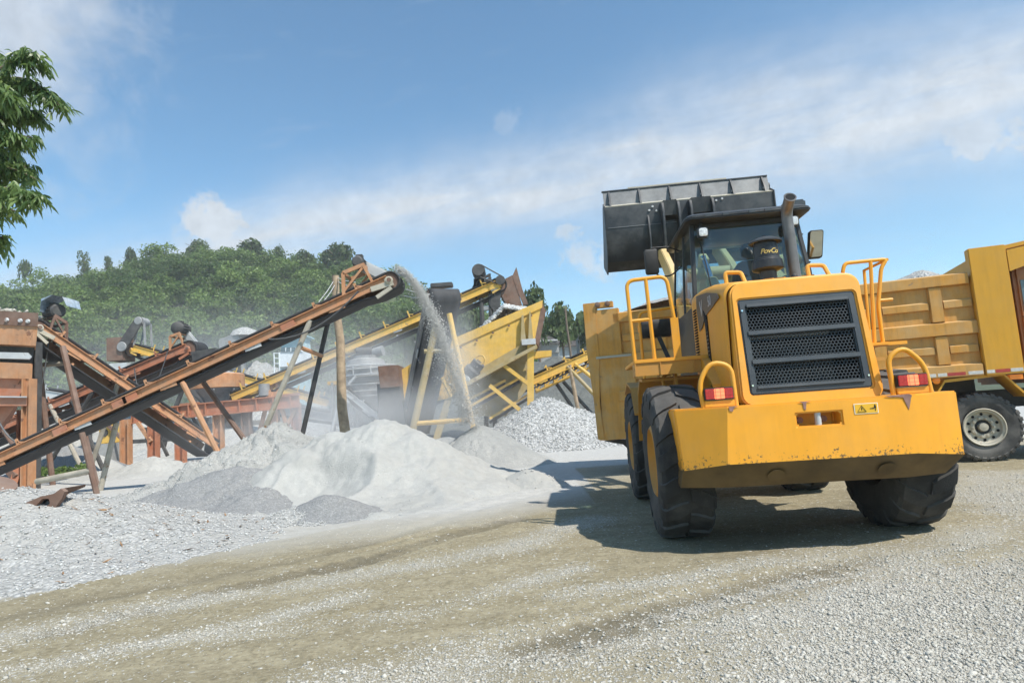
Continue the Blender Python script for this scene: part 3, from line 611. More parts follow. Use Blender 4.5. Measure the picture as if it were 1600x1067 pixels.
# tail lamps in their guard loops
for sx, xc in ((-1, -.822), (1, .792)):
    pts = [(xc-.135, -1.0, 1.27), (xc-.155, -1.0, 1.50), (xc+.02*sx-.02, -1.0, 1.675), (xc+.135, -1.0, 1.63 if sx < 0 else 1.50), (xc+.145, -1.0, 1.27)]
    if sx > 0: pts = [(xc-.15, -1.0, 1.27), (xc-.16, -1.0, 1.60), (xc-.02, -1.0, 1.68), (xc+.13, -1.0, 1.52), (xc+.155, -1.0, 1.27)]
    gl = P(MB().tube(fillet(pts, .09), .022, 10), 'lamp_guard', 'loader_yellow')
    P(MB().box(xc-.13, xc+.13, -1.03, -.95, 1.275, 1.333), 'lamp_bracket', 'loader_yellow', gl, bevel=.006)
    tl = P(MB().box(xc-.127, xc+.125, -1.04, -.93, 1.336, 1.444), 'tail_lamp', 'black_paint', bevel=.006)
    for j, (a, b, mm) in enumerate(((-.118, -.045, 'red_lens'), (-.042, .046, 'red_lens_lit'), (.049, .117, 'red_lens'))):
        P(MB().box(xc+a, xc+b, -1.052, -1.038, 1.345, 1.435), 'lens', mm, tl, bevel=.004)
    lb = MB()
    for k in range(6): lb.box(xc-.115+k*.041, xc-.115+k*.041+.003, -1.0535, -1.05, 1.345, 1.435)
    for zz in (1.372, 1.405): lb.box(xc-.118, xc+.117, -1.0535, -1.05, zz, zz+.002)
    P(lb, 'lens_rib', 'red_lens', tl)
# engine hood
def hood_sec(y, wb, wt, z0, z1, r=.13, n=6):
    pts = [(-wb, y, z0)]
    for k in range(n+1):
        a = R(180-90*k/n); pts.append((-wt+r+r*math.cos(a), y, z1-r+r*math.sin(a)))
    for k in range(n+1):
        a = R(90-90*k/n); pts.append((wt-r+r*math.cos(a), y, z1-r+r*math.sin(a)))
    return pts+[(wb, y, z0)]
hood = P(MB().loft([hood_sec(*q) for q in ((.86, .63, .615, 1.25, 2.60), (.5, .635, .62, 1.25, 2.585), (.0, .64, .625, 1.25, 2.535), (-.45, .645, .625, 1.25, 2.465), (-.70, .645, .615, 1.25, 2.42), (-.715, .625, .595, 1.26, 2.40))], cap=False), 'engine_hood', 'loader_yellow', smooth=32)
def ring(y_of, outer, inner, back_of=None, depth=.12):
    n = len(outer); vs = [(x, y_of(z), z) for x, z in outer]+[(x, y_of(z), z) for x, z in inner]+[(x, y_of(z)+depth, z) for x, z in outer]+[(x, y_of(z)+depth, z) for x, z in inner]
    fs = []
    for k in range(n): j = (k+1) % n; fs += [(k, j, j+n, k+n), (k, k+2*n, j+2*n, j), (k+n, j+n, j+3*n, k+3*n)]
    return MB().add(vs, fs)
yr = lambda z: -.94+.17*(z-1.24)/1.16
def taper(pts, k0, k1, z0=1.24, z1=2.4): return [(x*(k0+(k1-k0)*(z-z0)/(z1-z0)), z) for x, z in pts]
GO = taper(rrect(-.61, .61, 1.252, 2.395, .11, 5), 1.0, .935); GI = taper(rrect(-.525, .525, 1.355, 2.235, .03, 5), 1.0, .985)
rd = P(ring(yr, GO, GI, depth=.2), 'rear_door', 'loader_yellow', bevel=.016, smooth=40)
G2 = [(x*.992, z) for x, z in GI]; G3 = taper(rrect(-.455, .455, 1.43, 2.165, .015, 5), 1.0, .985)
gf = P(ring(lambda z: yr(z)+.006, G2, G3, depth=.05), 'grille_frame', 'grille_grey', bevel=.012)
for z in (1.648, 1.912):
    mb = MB(); mb.prism([(yr(z)-.012, z-.018), (yr(z)+.05, z-.03), (yr(z)+.05, z+.03), (yr(z)-.004, z+.022)], -.47, .47, 'x'); P(mb, 'grille_bar', 'grille_grey', gf, bevel=.006)
mb = MB(); mb.prism([(yr(2.16)-.014, 2.155), (yr(2.2)+.05, 2.15), (yr(2.2)+.05, 2.2), (yr(2.2)-.012, 2.19)], -.45, .45, 'x'); P(mb, 'grille_lip', 'grille_grey', gf, bevel=.006); mb = MB(); mb.prism([(yr(1.42)-.016, 1.405), (yr(1.42)+.05, 1.40), (yr(1.42)+.05, 1.44), (yr(1.42)-.01, 1.428)], -.46, .46, 'x')
P(mb, 'grille_lip', 'grille_grey', gf, bevel=.006); mb = MB()
def hexmesh():
    mb = MB(); s_ = .0178; dx = s_*math.sqrt(3); dz = s_*1.5; row = 0; z = 1.43
    while z < 2.17:
        x = -.46+(dx/2 if row % 2 else 0)
        while x < .46:
            y = yr(z)+.03; o = []; i_ = []
            for k in range(6):
                a = R(30+60*k); zz = z+s_*math.sin(a); o.append((x+s_*math.cos(a), yr(zz)+.03, zz)); zi = z+s_*.83*math.sin(a); i_.append((x+s_*.83*math.cos(a), yr(zi)+.03, zi))
            ib = [(p[0], p[1]+.012, p[2]) for p in i_]
            mb.add(o+i_+ib, [(k, (k+1) % 6, (k+1) % 6+6, k+6) for k in range(6)]+[(k+6, (k+1) % 6+6, (k+1) % 6+12, k+12) for k in range(6)])
            x += dx
        z += dz; row += 1
    return mb
P(hexmesh(), 'perforated_screen', 'grille_grey', gf, smooth=0)
mb = MB()
for k in range(46): mb.box(-.44+k*.0165, -.44+k*.0165+.006, -.66, -.60, 1.40, 1.82)
P(mb, 'radiator_core', 'radiator', gf)
P(MB().cyl((-.45, -.70, 1.885), (.28, -.70, 1.885), .022, 10), 'cooling_pipe', 'pale_steel', gf)
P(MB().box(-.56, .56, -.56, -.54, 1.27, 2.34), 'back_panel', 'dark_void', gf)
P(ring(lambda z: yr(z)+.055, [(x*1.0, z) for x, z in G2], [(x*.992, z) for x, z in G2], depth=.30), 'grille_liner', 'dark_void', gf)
for x, z in ((-.49, 2.13), (-.495, 1.44), (.5, 1.46)): P(MB().lathe([(0, .001), (0, .009), (-.006, .009), (-.006, .001)], (x, yr(z)+.002, z), (0, 1, 0), 8), 'screw', 'chrome', gf)
mb = MB()
for k in range(24): mb.box(-.42+k*.03, -.42+k*.03+.014, -.955, -.93, 1.243, 1.252)
P(mb, 'rubber_seal', 'black_dull', rd)
# side louvres and decal on the left side of the hood
sx = lambda z: -.645+.02*(z-1.25)/1.2-.003
mb = MB(); mb.prism([(.16, 2.30), (.02, 2.20), (-.02, 1.55), (-.02, 1.32), (.07, 1.30), (.10, 1.6), (.12, 2.1)], sx(1.8)-.002, sx(1.8)+.03, 'x')
lv = P(mb, 'side_louvre', 'dark_void', hood); mb = MB()
for k in range(22): z = 1.36+k*.04; mb.box(sx(z)-.006, sx(z)+.01, -.01+.03*(z-1.3), .09+.02*(z-1.3), z, z+.012)
P(mb, 'slat', 'black_paint', lv)
mb = MB()
for k in range(20): z = 1.75+k*.032; mb.box(sx(z)-.004, sx(z)+.02, .60, .74, z, z+.014)
P(mb, 'vent_slot', 'dark_void', hood)
dc = P(MB().prism([(-.60, 2.30), (-.52, 2.36), (-.1, 2.44), (.45, 2.50), (.50, 2.34), (.46, 2.10), (.30, 2.12), (.1, 2.22), (-.2, 2.25)], sx(2.3)-.006, sx(2.3)-.002, 'x'), 'side_decal', 'decal_dark', hood)
tm = text_mesh('50', .15); Mt = Matrix(((0, 0, -1, sx(2.3)-.008), (-1, 0, 0, -.18), (0, 1, 0, 2.335), (0, 0, 0, 1))); tm.v = [tuple(Mt @ Vector(p)) for p in tm.v]; P(tm, 'decal_digits', 'decal_text', dc, smooth=0)
tm = text_mesh('V', .24); Mt = Matrix(((0, 0, -1, sx(2.3)-.008), (-1, 0, 0, .24), (0, 1, 0, 2.32), (0, 0, 0, 1))); tm.v = [tuple(Mt @ Vector(p)) for p in tm.v]; P(tm, 'decal_letter', 'decal_text', dc, smooth=0)
# hood top details
for x in (-.40, .40):
    P(MB().tube(fillet([(x-.075, -.30, 2.46), (x-.075, -.28, 2.60), (x+.075, -.30, 2.585), (x+.085, -.40, 2.44)], .035), .021, 8), 'grab_handle', 'loader_yellow')
P(MB().lathe([(0, .03), (.02, .03), (.035, .02), (.035, 0)], (.185, -.3, 2.485), n=12), 'filler_cap', 'black_dull', hood)
for x in (-.05, .06, .34): 
    mb = MB(); mb.tube([(x, .3, 2.567), (x+.02, -.1, 2.527), (x+.05, -.25, 2.503)], .009, 6); P(mb, 'pressed_rib', 'loader_yellow', hood)
ex = P(MB().tube(fillet([(.372, .2, 2.5), (.355, .2, 3.30), (.352, .03, 3.40)], .14, 8), .058, 20), 'exhaust_stack', 'exhaust_steel')
ex2 = P(MB().lathe([(0, .052), (.004, .052), (.004, .001)], (.352, .028, 3.401), (0, -.86, .51), 20), 'exhaust_mouth', 'dark_void', ex)
P(MB().lathe([(0, .063), (.012, .066), (.016, .058), (.012, .05), (0, .05)], (.352, .032, 3.399), (0, -.86, .51), 20), 'exhaust_lip', 'exhaust_steel', ex)
pc = P(MB().lathe([(0, .10), (.012, .10), (.014, .085), (.10, .088), (.105, .115), (.12, .155), (.13, .162), (.215, .155), (.22, .145), (.235, .142), (.24, .132), (.36, .128), (.365, .122), (.42, .118), (.425, .11), (.43, .001)], (.095, .2, 2.56), n=32), 'air_precleaner', 'black_paint')
P(MB().lathe([(0, .165), (-.012, .172), (0, .172), (.02, .15), (.045, .09), (.055, .03), (.07, .025), (.07, 0)], (.095, .2, 2.985), n=32), 'rain_cap', 'black_paint', pc)
tm = text_mesh('PovCo', .075, shear=.35, space=.92)
def wrap(p, rr=.1305, c=(.095, .2), z0=2.86):
    a = p[0]/rr; q = rr+p[2]+.001; return (c[0]+q*math.sin(a), c[1]-q*math.cos(a), z0+p[1])
tm.v = [wrap(p) for p in tm.v]; P(tm, 'gold_lettering', 'gold_text', pc, smooth=0)
# cab
def cabsec(z, x0, x1, y0, y1, r=.1): return [(x, y, z) for x, y in rrect(x0, x1, y0, y1, r, 4)]
CB = [(1.45, -.60, .82, .90, 2.25), (2.0, -.61, .83, .88, 2.32), (2.75, -.575, .80, .87, 2.32), (3.42, -.53, .735, .93, 2.15)]
def cab_at(z):
    for a, b in zip(CB[:-1], CB[1:]):
        if z <= b[0]: t = (z-a[0])/(b[0]-a[0]); return [a[i]+(b[i]-a[i])*t for i in range(1, 5)]
    return list(CB[-1][1:])
cab = P(MB().loft([cabsec(*q) for q in (CB[0], (2.0, *cab_at(2.0)), (2.45, *cab_at(2.45)))]), 'cab', 'black_paint', smooth=30)
def pillar(i, w=.05, z0=2.44, z1=3.45, m='black_paint'):
    mb = MB(); secs = []
    for z in (z0, 2.75, 3.1, z1):
        x0, x1, y0, y1 = cab_at(z); X = (x0, x1)[i % 2]; Y = (y0, y1, (y0*.52+y1*.48))[i//2]; sg = 1 if i % 2 == 0 else -1; sy = 1 if i//2 == 0 else -1
        secs.append([(X, Y, z), (X+sg*w, Y, z), (X+sg*w, Y+sy*w*1.2, z), (X, Y+sy*w*1.2, z)])
    return mb.loft(secs)
for i in range(6): P(pillar(i), 'pillar', 'black_paint', cab, bevel=.008)
def pane(q, m='cab_glass', name='rear_window'):
    return P(MB().add(q, [(0, 1, 2, 3)]), name, m, cab, smooth=0)
def c4(z, side):
    x0, x1, y0, y1 = cab_at(z)
    return {'r': [(x0+.04, y0+.012, z), (x1-.04, y0+.012, z)], 'f': [(x0+.04, y1-.02, z), (x1-.04, y1-.02, z)], 'l': [(x0+.012, y0+.06, z), (x0+.012, y1-.06, z)], 'R': [(x1-.012, y0+.06, z), (x1-.012, y1-.06, z)]}[side]
for sd, nm in (('r', 'rear_window'), ('f', 'windscreen'), ('l', 'door_window'), ('R', 'side_window')):
    a, b, c = c4(2.45, sd), c4(2.75, sd), c4(3.43, sd)
    P(MB().add(a+b+c, [(0, 1, 3, 2), (2, 3, 5, 4)]), nm, 'cab_glass', cab, smooth=0)
P(MB().box(-.47, .68, .925, .955, 3.39, 3.44), 'window_header', 'black_dull', cab)
P(MB().box(-.56, .78, .93, 2.1, 2.0, 2.06), 'cab_floor', 'black_dull', cab)
roof = P(MB().loft([[(x, y, z) for x, y in rrect(-.615+d, .85-d, .72+d, 2.40-d, .12, 5)] for z, d in ((3.45, .05), (3.465, .0), (3.50, .0), (3.535, .05), (3.55, .14))]), 'cab_roof', 'black_paint', bevel=.012, smooth=30)
mb = MB()
for x in (-.38, -.18, .12, .30, .62): mb.box(x, x+.07, .714, .73, 3.475, 3.505)
P(mb, 'roof_clip', 'grille_grey', roof)
P(MB().box(.58, .82, .85, 1.2, 3.53, 3.62), 'roof_vent', 'grille_grey', roof, bevel=.02)
for x, z in ((-.42, 3.30), (.615, 3.335)):
    wl = P(MB().loft([[(px, y, pz) for px, pz in rrect(x-r_, x+r_, z-r_, z+r_, .03)] for y, r_ in ((.74, .062), (.80, .066), (.86, .05), (.90, .03))]), 'work_lamp', 'black_paint', cab, bevel=.004)
    P(MB().loft([[(px, y, pz) for px, pz in rrect(x-r_, x+r_, z-r_, z+r_, .025)] for y, r_ in ((.745, .05), (.732, .048), (.728, .03))]), 'lamp_lens', 'lamp_glass', wl)
    P(MB().bar((x, .84, z+.05), (x, .86, z+.14), .03, .015), 'lamp_stem', 'black_dull', wl)
P(MB().tube([(-.36, .862, 2.62), (-.40, .868, 2.95), (-.43, .905, 3.22)], .007, 5), 'wiper', 'black_dull', cab)
# seat and controls inside
P(MB().box(-.05, .45, 1.25, 1.72, 2.3, 2.46), 'seat_cushion', 'seat_cloth', cab, bevel=.05)
P(MB().loft([[(x, y, z) for x, y in rrect(.20-w_, .20+w_, 1.20+dy, 1.34+dy, .06)] for z, w_, dy in ((2.40, .22, .0), (2.65, .24, -.03), (2.90, .21, -.06), (3.0, .13, -.07))]), 'seat_back', 'seat_cloth', cab, bevel=.02)
P(MB().loft([[(x, y, z) for x, y in rrect(.20-w_, .20+w_, 1.12, 1.24, .05)] for z, w_ in ((3.02, .05), (3.05, .10), (3.16, .11), (3.21, .07))]), 'headrest', 'seat_cloth', cab, bevel=.02)
P(MB().tube([(.22, 1.85, 2.1), (.22, 1.78, 2.55)], .04, 8), 'steering_column', 'black_dull', cab)
P(MB().tube([(.22+.19*math.cos(a), 1.76+.05*math.sin(a), 2.58+.17*math.sin(a)) for a in [k*math.pi/12 for k in range(25)]], .014, 6), 'steering_wheel', 'black_dull', cab)
P(MB().box(-.2, .6, 1.95, 2.15, 2.1, 2.5), 'dashboard', 'black_dull', cab, bevel=.04)
P(MB().box(.55, .72, 1.2, 1.9, 2.1, 2.55), 'side_console', 'black_dull', cab, bevel=.03)
# mirrors
for sx_, pts, c, m2 in ((-1, [(-.52, 1.7, 3.12), (-.70, 1.6, 2.98), (-.85, 1.55, 2.97), (-.94, 1.52, 3.06)], (-.945, 1.5, 3.165), 'black_dull'), (1, [(.74, 1.7, 3.36), (.88, 1.6, 3.40), (1.0, 1.55, 3.36)], (1.115, 1.5, 3.20), 'mirror')):
    ma = P(MB().tube(fillet(pts, .06), .010, 6), 'mirror_arm', 'black_dull')
    if sx_ > 0: P(MB().tube(fillet([(.76, 1.7, 2.86), (.95, 1.6, 2.90), (1.05, 1.55, 3.0)], .05), .010, 6), 'lower_arm', 'black_dull', ma)
    else: P(MB().tube(fillet([(-.5, 1.7, 3.30), (-.7, 1.6, 3.37), (-.93, 1.55, 3.36)], .05), .010, 6), 'upper_arm', 'black_dull', ma)
    w_ = .085 if sx_ < 0 else .09; sl_ = -.12 if sx_ > 0 else .06
    mm = P(MB().loft([[(c[0]+px, c[1]+dy-.45*pz*(s_m := (1 if sx_ > 0 else 0)), c[2]+pz) for px, pz in rrect(-w_*k, w_*k, -.165*k, .165*k, .03)] for dy, k in ((-.03, .92), (-.02, 1), (.03, 1), (.055, .8))]), 'wing_mirror', 'black_dull', ma, bevel=.004)
    g_ = MB().add([(c[0]+px, c[1]-.034-.45*pz, c[2]+pz) for px, pz in rrect(-w_*.84, w_*.84, -.15, .15, .025)], [tuple(range(20))])
    if sx_ > 0: P(g_, 'mirror_glass', 'mirror', mm, smooth=0)
# platform, fenders, railings
dk = P(MB().box(-1.42, -.62, .10, 1.30, 1.775, 1.815), 'left_deck', 'loader_yellow', bevel=.006)
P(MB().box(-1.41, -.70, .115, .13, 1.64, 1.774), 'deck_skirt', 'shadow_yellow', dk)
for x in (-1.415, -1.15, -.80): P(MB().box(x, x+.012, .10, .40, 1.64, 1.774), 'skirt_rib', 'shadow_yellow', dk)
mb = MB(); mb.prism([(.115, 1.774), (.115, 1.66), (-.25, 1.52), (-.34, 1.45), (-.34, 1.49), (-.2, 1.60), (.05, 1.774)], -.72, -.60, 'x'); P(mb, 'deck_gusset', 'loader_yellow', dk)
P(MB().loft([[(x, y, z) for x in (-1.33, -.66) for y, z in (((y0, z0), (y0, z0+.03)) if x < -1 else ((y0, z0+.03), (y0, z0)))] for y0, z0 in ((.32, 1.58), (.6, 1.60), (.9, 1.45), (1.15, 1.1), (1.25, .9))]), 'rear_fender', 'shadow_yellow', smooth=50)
P(MB().tube(fillet([(-1.10, .35, 1.48), (-1.10, .35, 1.64), (-.98, .35, 1.66)], .06), .018, 8), 'fender_hose', 'shadow_yellow')
P(MB().box(-.98, -.95, .30, .42, 1.45, 1.66), 'fender_bracket', 'shadow_yellow')
rl = P(MB().tube(fillet([(-1.405, .15, 1.815), (-1.42, .15, 2.685), (-.99, .15, 2.70), (-.93, .15, 2.0), (-.93, .15, 1.815)], .09), .021, 10), 'left_railing', 'loader_yellow')
P(MB().tube([(-1.195, .15, 1.815), (-1.21, .15, 2.69)], .021, 8), 'post', 'loader_yellow', rl)
P(MB().tube([(-1.41, .15, 2.24), (-1.20, .15, 2.245)], .019, 8), 'rung', 'loader_yellow', rl)
P(MB().box(-.99, -.91, .13, .17, 1.815, 2.24), 'foot_plate', 'loader_yellow', rl)
P(MB().tube(fillet([(-1.17, 1.5, 1.6), (-1.17, 1.5, 2.52), (-.7, 1.5, 2.55)], .09), .02, 8), 'step_railing', 'loader_yellow')
rdk = P(MB().box(.64, 1.20, .12, 1.30, 1.775, 1.81), 'right_deck', 'loader_yellow', bevel=.006)
P(MB().box(1.20, 1.40, .18, .34, 1.775, 1.81), 'step_plate', 'loader_yellow', rdk)
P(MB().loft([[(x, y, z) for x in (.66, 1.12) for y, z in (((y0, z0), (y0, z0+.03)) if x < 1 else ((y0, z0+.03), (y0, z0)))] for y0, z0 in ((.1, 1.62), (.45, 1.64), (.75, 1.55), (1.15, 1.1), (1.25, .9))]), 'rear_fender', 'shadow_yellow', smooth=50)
rr = P(MB().tube(fillet([(.90, .3, 2.60), (.93, .3, 2.70), (1.37, .3, 2.705), (1.30, .3, 2.62), (1.215, .3, 2.2), (1.215, .3, 1.81)], .06), .020, 10), 'right_railing', 'loader_yellow')
P(MB().tube([(1.20, .3, 2.70), (1.13, .3, 1.81)], .020, 8), 'post', 'loader_yellow', rr)
P(MB().tube([(1.22, .3, 2.265), (1.37, .3, 2.265)], .018, 8), 'rung', 'loader_yellow', rr)
P(MB().tube([(1.37, .3, 2.70), (1.37, .85, 2.70), (1.33, .85, 1.81)], .018, 8), 'outer_rail', 'loader_yellow', rr)
# frames, axles
P(MB().box(-.42, .42, -.9, 1.4, .62, 1.25), 'rear_frame', 'chassis', bevel=.02)
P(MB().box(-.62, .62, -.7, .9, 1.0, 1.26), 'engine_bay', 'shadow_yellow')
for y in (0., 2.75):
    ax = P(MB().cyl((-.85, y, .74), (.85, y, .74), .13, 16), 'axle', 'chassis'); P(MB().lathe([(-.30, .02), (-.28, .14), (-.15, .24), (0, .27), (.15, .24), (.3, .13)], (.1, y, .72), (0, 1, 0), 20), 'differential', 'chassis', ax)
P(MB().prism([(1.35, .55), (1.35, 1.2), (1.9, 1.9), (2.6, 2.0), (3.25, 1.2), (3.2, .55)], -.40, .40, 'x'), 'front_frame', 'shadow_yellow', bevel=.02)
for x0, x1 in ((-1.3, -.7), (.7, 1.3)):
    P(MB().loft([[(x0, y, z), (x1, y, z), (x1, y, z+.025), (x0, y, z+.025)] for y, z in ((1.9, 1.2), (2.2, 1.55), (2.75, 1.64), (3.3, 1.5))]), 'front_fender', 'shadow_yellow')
hl = P(MB().loft([[(x, y, z) for x, z in rrect(-1.02-.0+d, -.52-d, 2.33+d, 2.59-d, .05)] for y, d in ((2.88, .03), (2.9, 0), (3.08, 0), (3.1, .03))]), 'headlamp_housing', 'black_dull', bevel=.01)
P(MB().box(-1.035, -1.015, 2.93, 3.02, 2.42, 2.52), 'turn_signal', 'amber_lens', hl)
P(MB().bar((-.75, 2.95, 2.35), (-.55, 2.9, 1.75), .08, .06), 'lamp_arm', 'black_dull', hl)
# wheels
T0 = tyre_mb(.765, .51, .34, 17, .026, sh=.60); first = None
for i, (x, y) in enumerate(((-1.10, 0), (1.0, 0), (-1.08, 2.75), (1.02, 2.75))):
    s_ = -1 if x < 0 else 1
    if first is None:
        wl = bpy.data.objects.new('wheel', None); COL.objects.link(wl); wl.parent = ld
        T0.build('tyre', 'rubber', wl, smooth=32)
        MB().lathe([(-.2, .34), (-.22, .36), (-.24, .33), (-.17, .30), (-.10, .27), (-.06, .15), (-.10, .12), (-.12, 0)], ax=(1, 0, 0), n=36).build('rim', 'shadow_yellow', wl)
        b_ = MB()
        for k in range(12): a = k*math.pi/6; b_.cyl((-.10, .21*math.cos(a), .21*math.sin(a)), (-.07, .21*math.cos(a), .21*math.sin(a)), .018, 6)
        b_.build('wheel_nuts', 'chassis', wl); first = wl
    else: wl = copy_tree(first, ld)
    wl.location = (x, y, .755); wl.rotation_euler = (.3*i, 0, 0 if s_ < 0 else math.pi)
# lift arms, linkage and the raised bucket
arm_prof = [(1.75, 1.75), (1.95, 2.12), (2.5, 2.86), (3.1, 3.42), (3.75, 3.86), (4.05, 3.92), (4.12, 3.78), (3.9, 3.62), (3.3, 3.16), (2.75, 2.5), (2.25, 1.85), (2.0, 1.62)]
for x in (-.47, .43): P(MB().prism(arm_prof, x, x+.10, 'x'), 'lift_arm', 'boom_yellow', bevel=.012)
P(MB().cyl((-.42, 3.1, 3.25), (.48, 3.1, 3.25), .11, 16), 'cross_tube', 'boom_yellow')
for x in (-.30, .36):
    cy = P(MB().cyl((x, 1.75, 1.45), (x, 2.35, 2.35), .075, 14), 'lift_cylinder', 'boom_yellow'); P(MB().cyl((x, 2.35, 2.35), (x, 2.75, 2.95), .04, 12), 'piston_rod', 'chrome', cy)
tcy = P(MB().cyl((.05, 2.0, 2.3), (.05, 2.65, 3.05), .09, 14), 'tilt_cylinder', 'boom_yellow'); P(MB().cyl((.05, 2.65, 3.05), (.05, 3.05, 3.5), .048, 12), 'piston_rod', 'chrome', tcy)
P(MB().prism([(2.95, 3.45), (3.12, 3.58), (3.42, 3.3), (3.62, 2.95), (3.48, 2.88), (3.2, 3.15)], 0, .12, 'x'), 'bell_crank', 'boom_yellow', bevel=.01)
P(MB().bar((.06, 3.52, 2.95), (.06, 4.0, 4.15), .10, .12), 'tilt_link', 'black_paint')
BX0, BX1 = -1.30, 1.50
back = [(4.72, 3.75), (4.42, 3.68), (4.16, 3.80), (4.02, 4.05), (3.99, 4.36), (3.985, 4.72), (4.02, 4.75), (4.16, 4.80)]
inner = [(4.15, 4.76), (4.05, 4.70), (4.03, 4.36), (4.06, 4.08), (4.19, 3.85), (4.43, 3.725), (4.72, 3.79)]
bk = P(MB().prism(back+inner, BX0, BX1, 'x'), 'bucket', 'bucket_black', smooth=30)
for x in (BX0-.022, BX1):
    P(MB().prism([(5.28, 3.95), (4.50, 3.655), (4.14, 3.78), (3.99, 4.04), (3.955, 4.36), (3.955, 4.74), (4.14, 4.84), (4.30, 4.80), (4.75, 4.4), (5.25, 4.03)], x, x+.022, 'x'), 'side_plate', 'bucket_black', bk, bevel=.004)
P(MB().prism([(4.72, 3.745), (5.45, 4.03), (5.44, 4.05), (4.70, 3.785)], BX0, BX1, 'x'), 'cutting_edge', 'bucket_plate', bk)
P(MB().prism([(4.13, 4.80), (4.16, 4.80), (4.22, 5.06), (4.19, 5.06)], BX0, BX1, 'x'), 'spill_guard', 'bucket_plate', bk)
P(MB().prism([(4.175, 5.063), (4.235, 5.063), (4.235, 5.082), (4.175, 5.082)], BX0-.02, BX1, 'x'), 'top_rail', 'bucket_black', bk)
P(MB().box(-.86, .82, 4.185, 4.225, 5.085, 5.108), 'dusty_strip', 'rim_dust', bk)
P(MB().prism([(3.985, 4.722), (4.16, 4.803), (4.16, 4.812), (3.98, 4.735)], BX0+.002, BX1-.002, 'x'), 'dusty_ledge', 'rim_dust', bk)
for k in range(6):
    x = BX0+.10+k*(BX1-BX0-.2)/5; P(MB().prism([(4.0, 4.742), (4.135, 4.80), (4.195, 5.055), (4.155, 5.05), (4.06, 4.90)], x-.014, x+.014, 'x'), 'gusset', 'bucket_black', bk)
    P(MB().cyl((x-.02, 4.08, 4.83), (x+.02, 4.08, 4.83), .016, 8), 'gusset_bolt', 'pale_steel', bk)
for x in (-.36, -.10, .10, .46):
    P(MB().prism([(3.99, 4.70), (3.80, 4.66), (3.74, 4.50), (3.80, 4.0), (3.88, 3.80), (4.1, 3.80), (4.0, 4.1)], x-.02, x+.02, 'x'), 'hinge_lug', 'bucket_black', bk, bevel=.006)
for x0, x1 in ((-.34, -.12), (.12, .44)): P(MB().prism([(3.99, 4.72), (3.82, 4.70), (3.86, 4.45), (3.99, 4.40)], x0, x1, 'x'), 'hinge_box', 'bucket_black', bk)
P(MB().prism([(3.985, 4.52), (3.93, 4.45), (3.90, 4.1), (3.95, 3.85), (4.1, 3.80), (4.05, 4.1)], -.60, -.575, 'x'), 'rib', 'bucket_black', bk)
for x, z in ((-.56, 4.60), (-.50, 4.66), (-.44, 4.58), (.56, 4.66), (.66, 4.68)): P(MB().lathe([(0, .001), (0, .022), (-.02, .018), (-.02, 0)], (x, 3.985, z), (0, 1, 0), 8), 'bolt_head', 'pale_steel', bk)
P(MB().lathe([(0, .0), (0, .06), (.05, .06), (.05, 0)], (BX1+.0, 4.3, 4.92), (1, 0, 0), 16), 'side_bumper', 'bucket_black', bk)
P(MB().box(BX0+.02, BX1-.02, 3.988, 3.982, 4.352, 4.362), 'weld_seam', 'bucket_plate', bk)
# ---------------------------------------------------------------- dump truck (local: x forward to the right, y away, z up, side plate on y=0)
TYAW = R(18.5); tb = gz(1547, 721)
tk = thing('dump_truck', 'yellow dump truck parked side on behind the loader, bed heaped with gravel', 'dump truck', tb, -TYAW)
def Q(mb, name, m, par=None, **k): return mb.build(name, m, par or tk, **k)
BW = 2.55; PY = -.02                                   # width of the bed; skin plane of the near side
bed = Q(MB().box(-6.0, .08, PY, PY+.05, 1.42, 3.12), 'bed_side', 'truck_yellow')
Q(MB().box(-6.0, .08, BW-.05, BW, 1.42, 3.12), 'bed_side', 'truck_yellow')
Q(MB().box(-6.0, .08, PY+.05, BW-.05, 1.38, 1.46), 'bed_floor', 'truck_yellow')
rail = lambda x0, x1, z0, z1, d=.09: [(PY, z0), (PY-d, z0+.015), (PY-d, z1-.025), (PY, z1)]
def hrail(x0, x1, z0, z1, d=.09, nm='side_rail', m='truck_yellow', par=bed): return Q(MB().prism([(PY+.004, z0-.012), (PY-d, z0), (PY-d, z1-.03), (PY+.004, z1)], x0, x1, 'x'), nm, m, par, bevel=.006)
hrail(-6.0, .05, 2.985, 3.19, .085); hrail(-6.0, .09, 2.14, 2.375, .085); hrail(-6.0, .06, 1.43, 1.645, .12)
RX = [-5.72, -4.78, -3.84, -2.9, -1.97, -1.20, -.46]
RX = [-.46-.0-k*.93 for k in range(6)]
for zl, zh, zm in ((2.377, 2.972, 2.67), (1.647, 2.126, 1.90)):
    for k, x in enumerate(RX):
        Q(MB().prism([(x-.11, PY+.004), (x-.09, PY-.065), (x+.09, PY-.065), (x+.11, PY+.004)], zl, zh, 'z'), 'vertical_rib', 'truck_yellow', bed, bevel=.005)
    xs = [.0]+[x+.10 for x in RX]
    for k, x in enumerate(RX):
        x1 = .06 if k == 0 else RX[k-1]-.11; x0 = x+.11
        Q(MB().prism([(PY+.004, zm-.075), (PY-.045, zm-.07), (PY-.045, zm+.045), (PY+.004, zm+.075)], x0, x1, 'x'), 'cross_rib', 'truck_yellow', bed, bevel=.004)
for zm in (2.67, 1.90): Q(MB().prism([(PY+.004, zm-.075), (PY-.045, zm-.07), (PY-.045, zm+.045), (PY+.004, zm+.075)], -5.85, -5.22, 'x'), 'cross_rib', 'truck_yellow', bed, bevel=.004)
Q(MB().box(.085, .62, PY-.13, PY+.06, 1.415, 3.56), 'front_panel', 'truck_clean', bevel=.012)
Q(MB().box(.10, .62, BW-.06, BW+.10, 1.415, 3.56), 'front_panel', 'truck_clean')
bh = Q(MB().box(.12, .20, PY+.06, BW-.06, 1.42, 3.40), 'bulkhead', 'truck_clean')
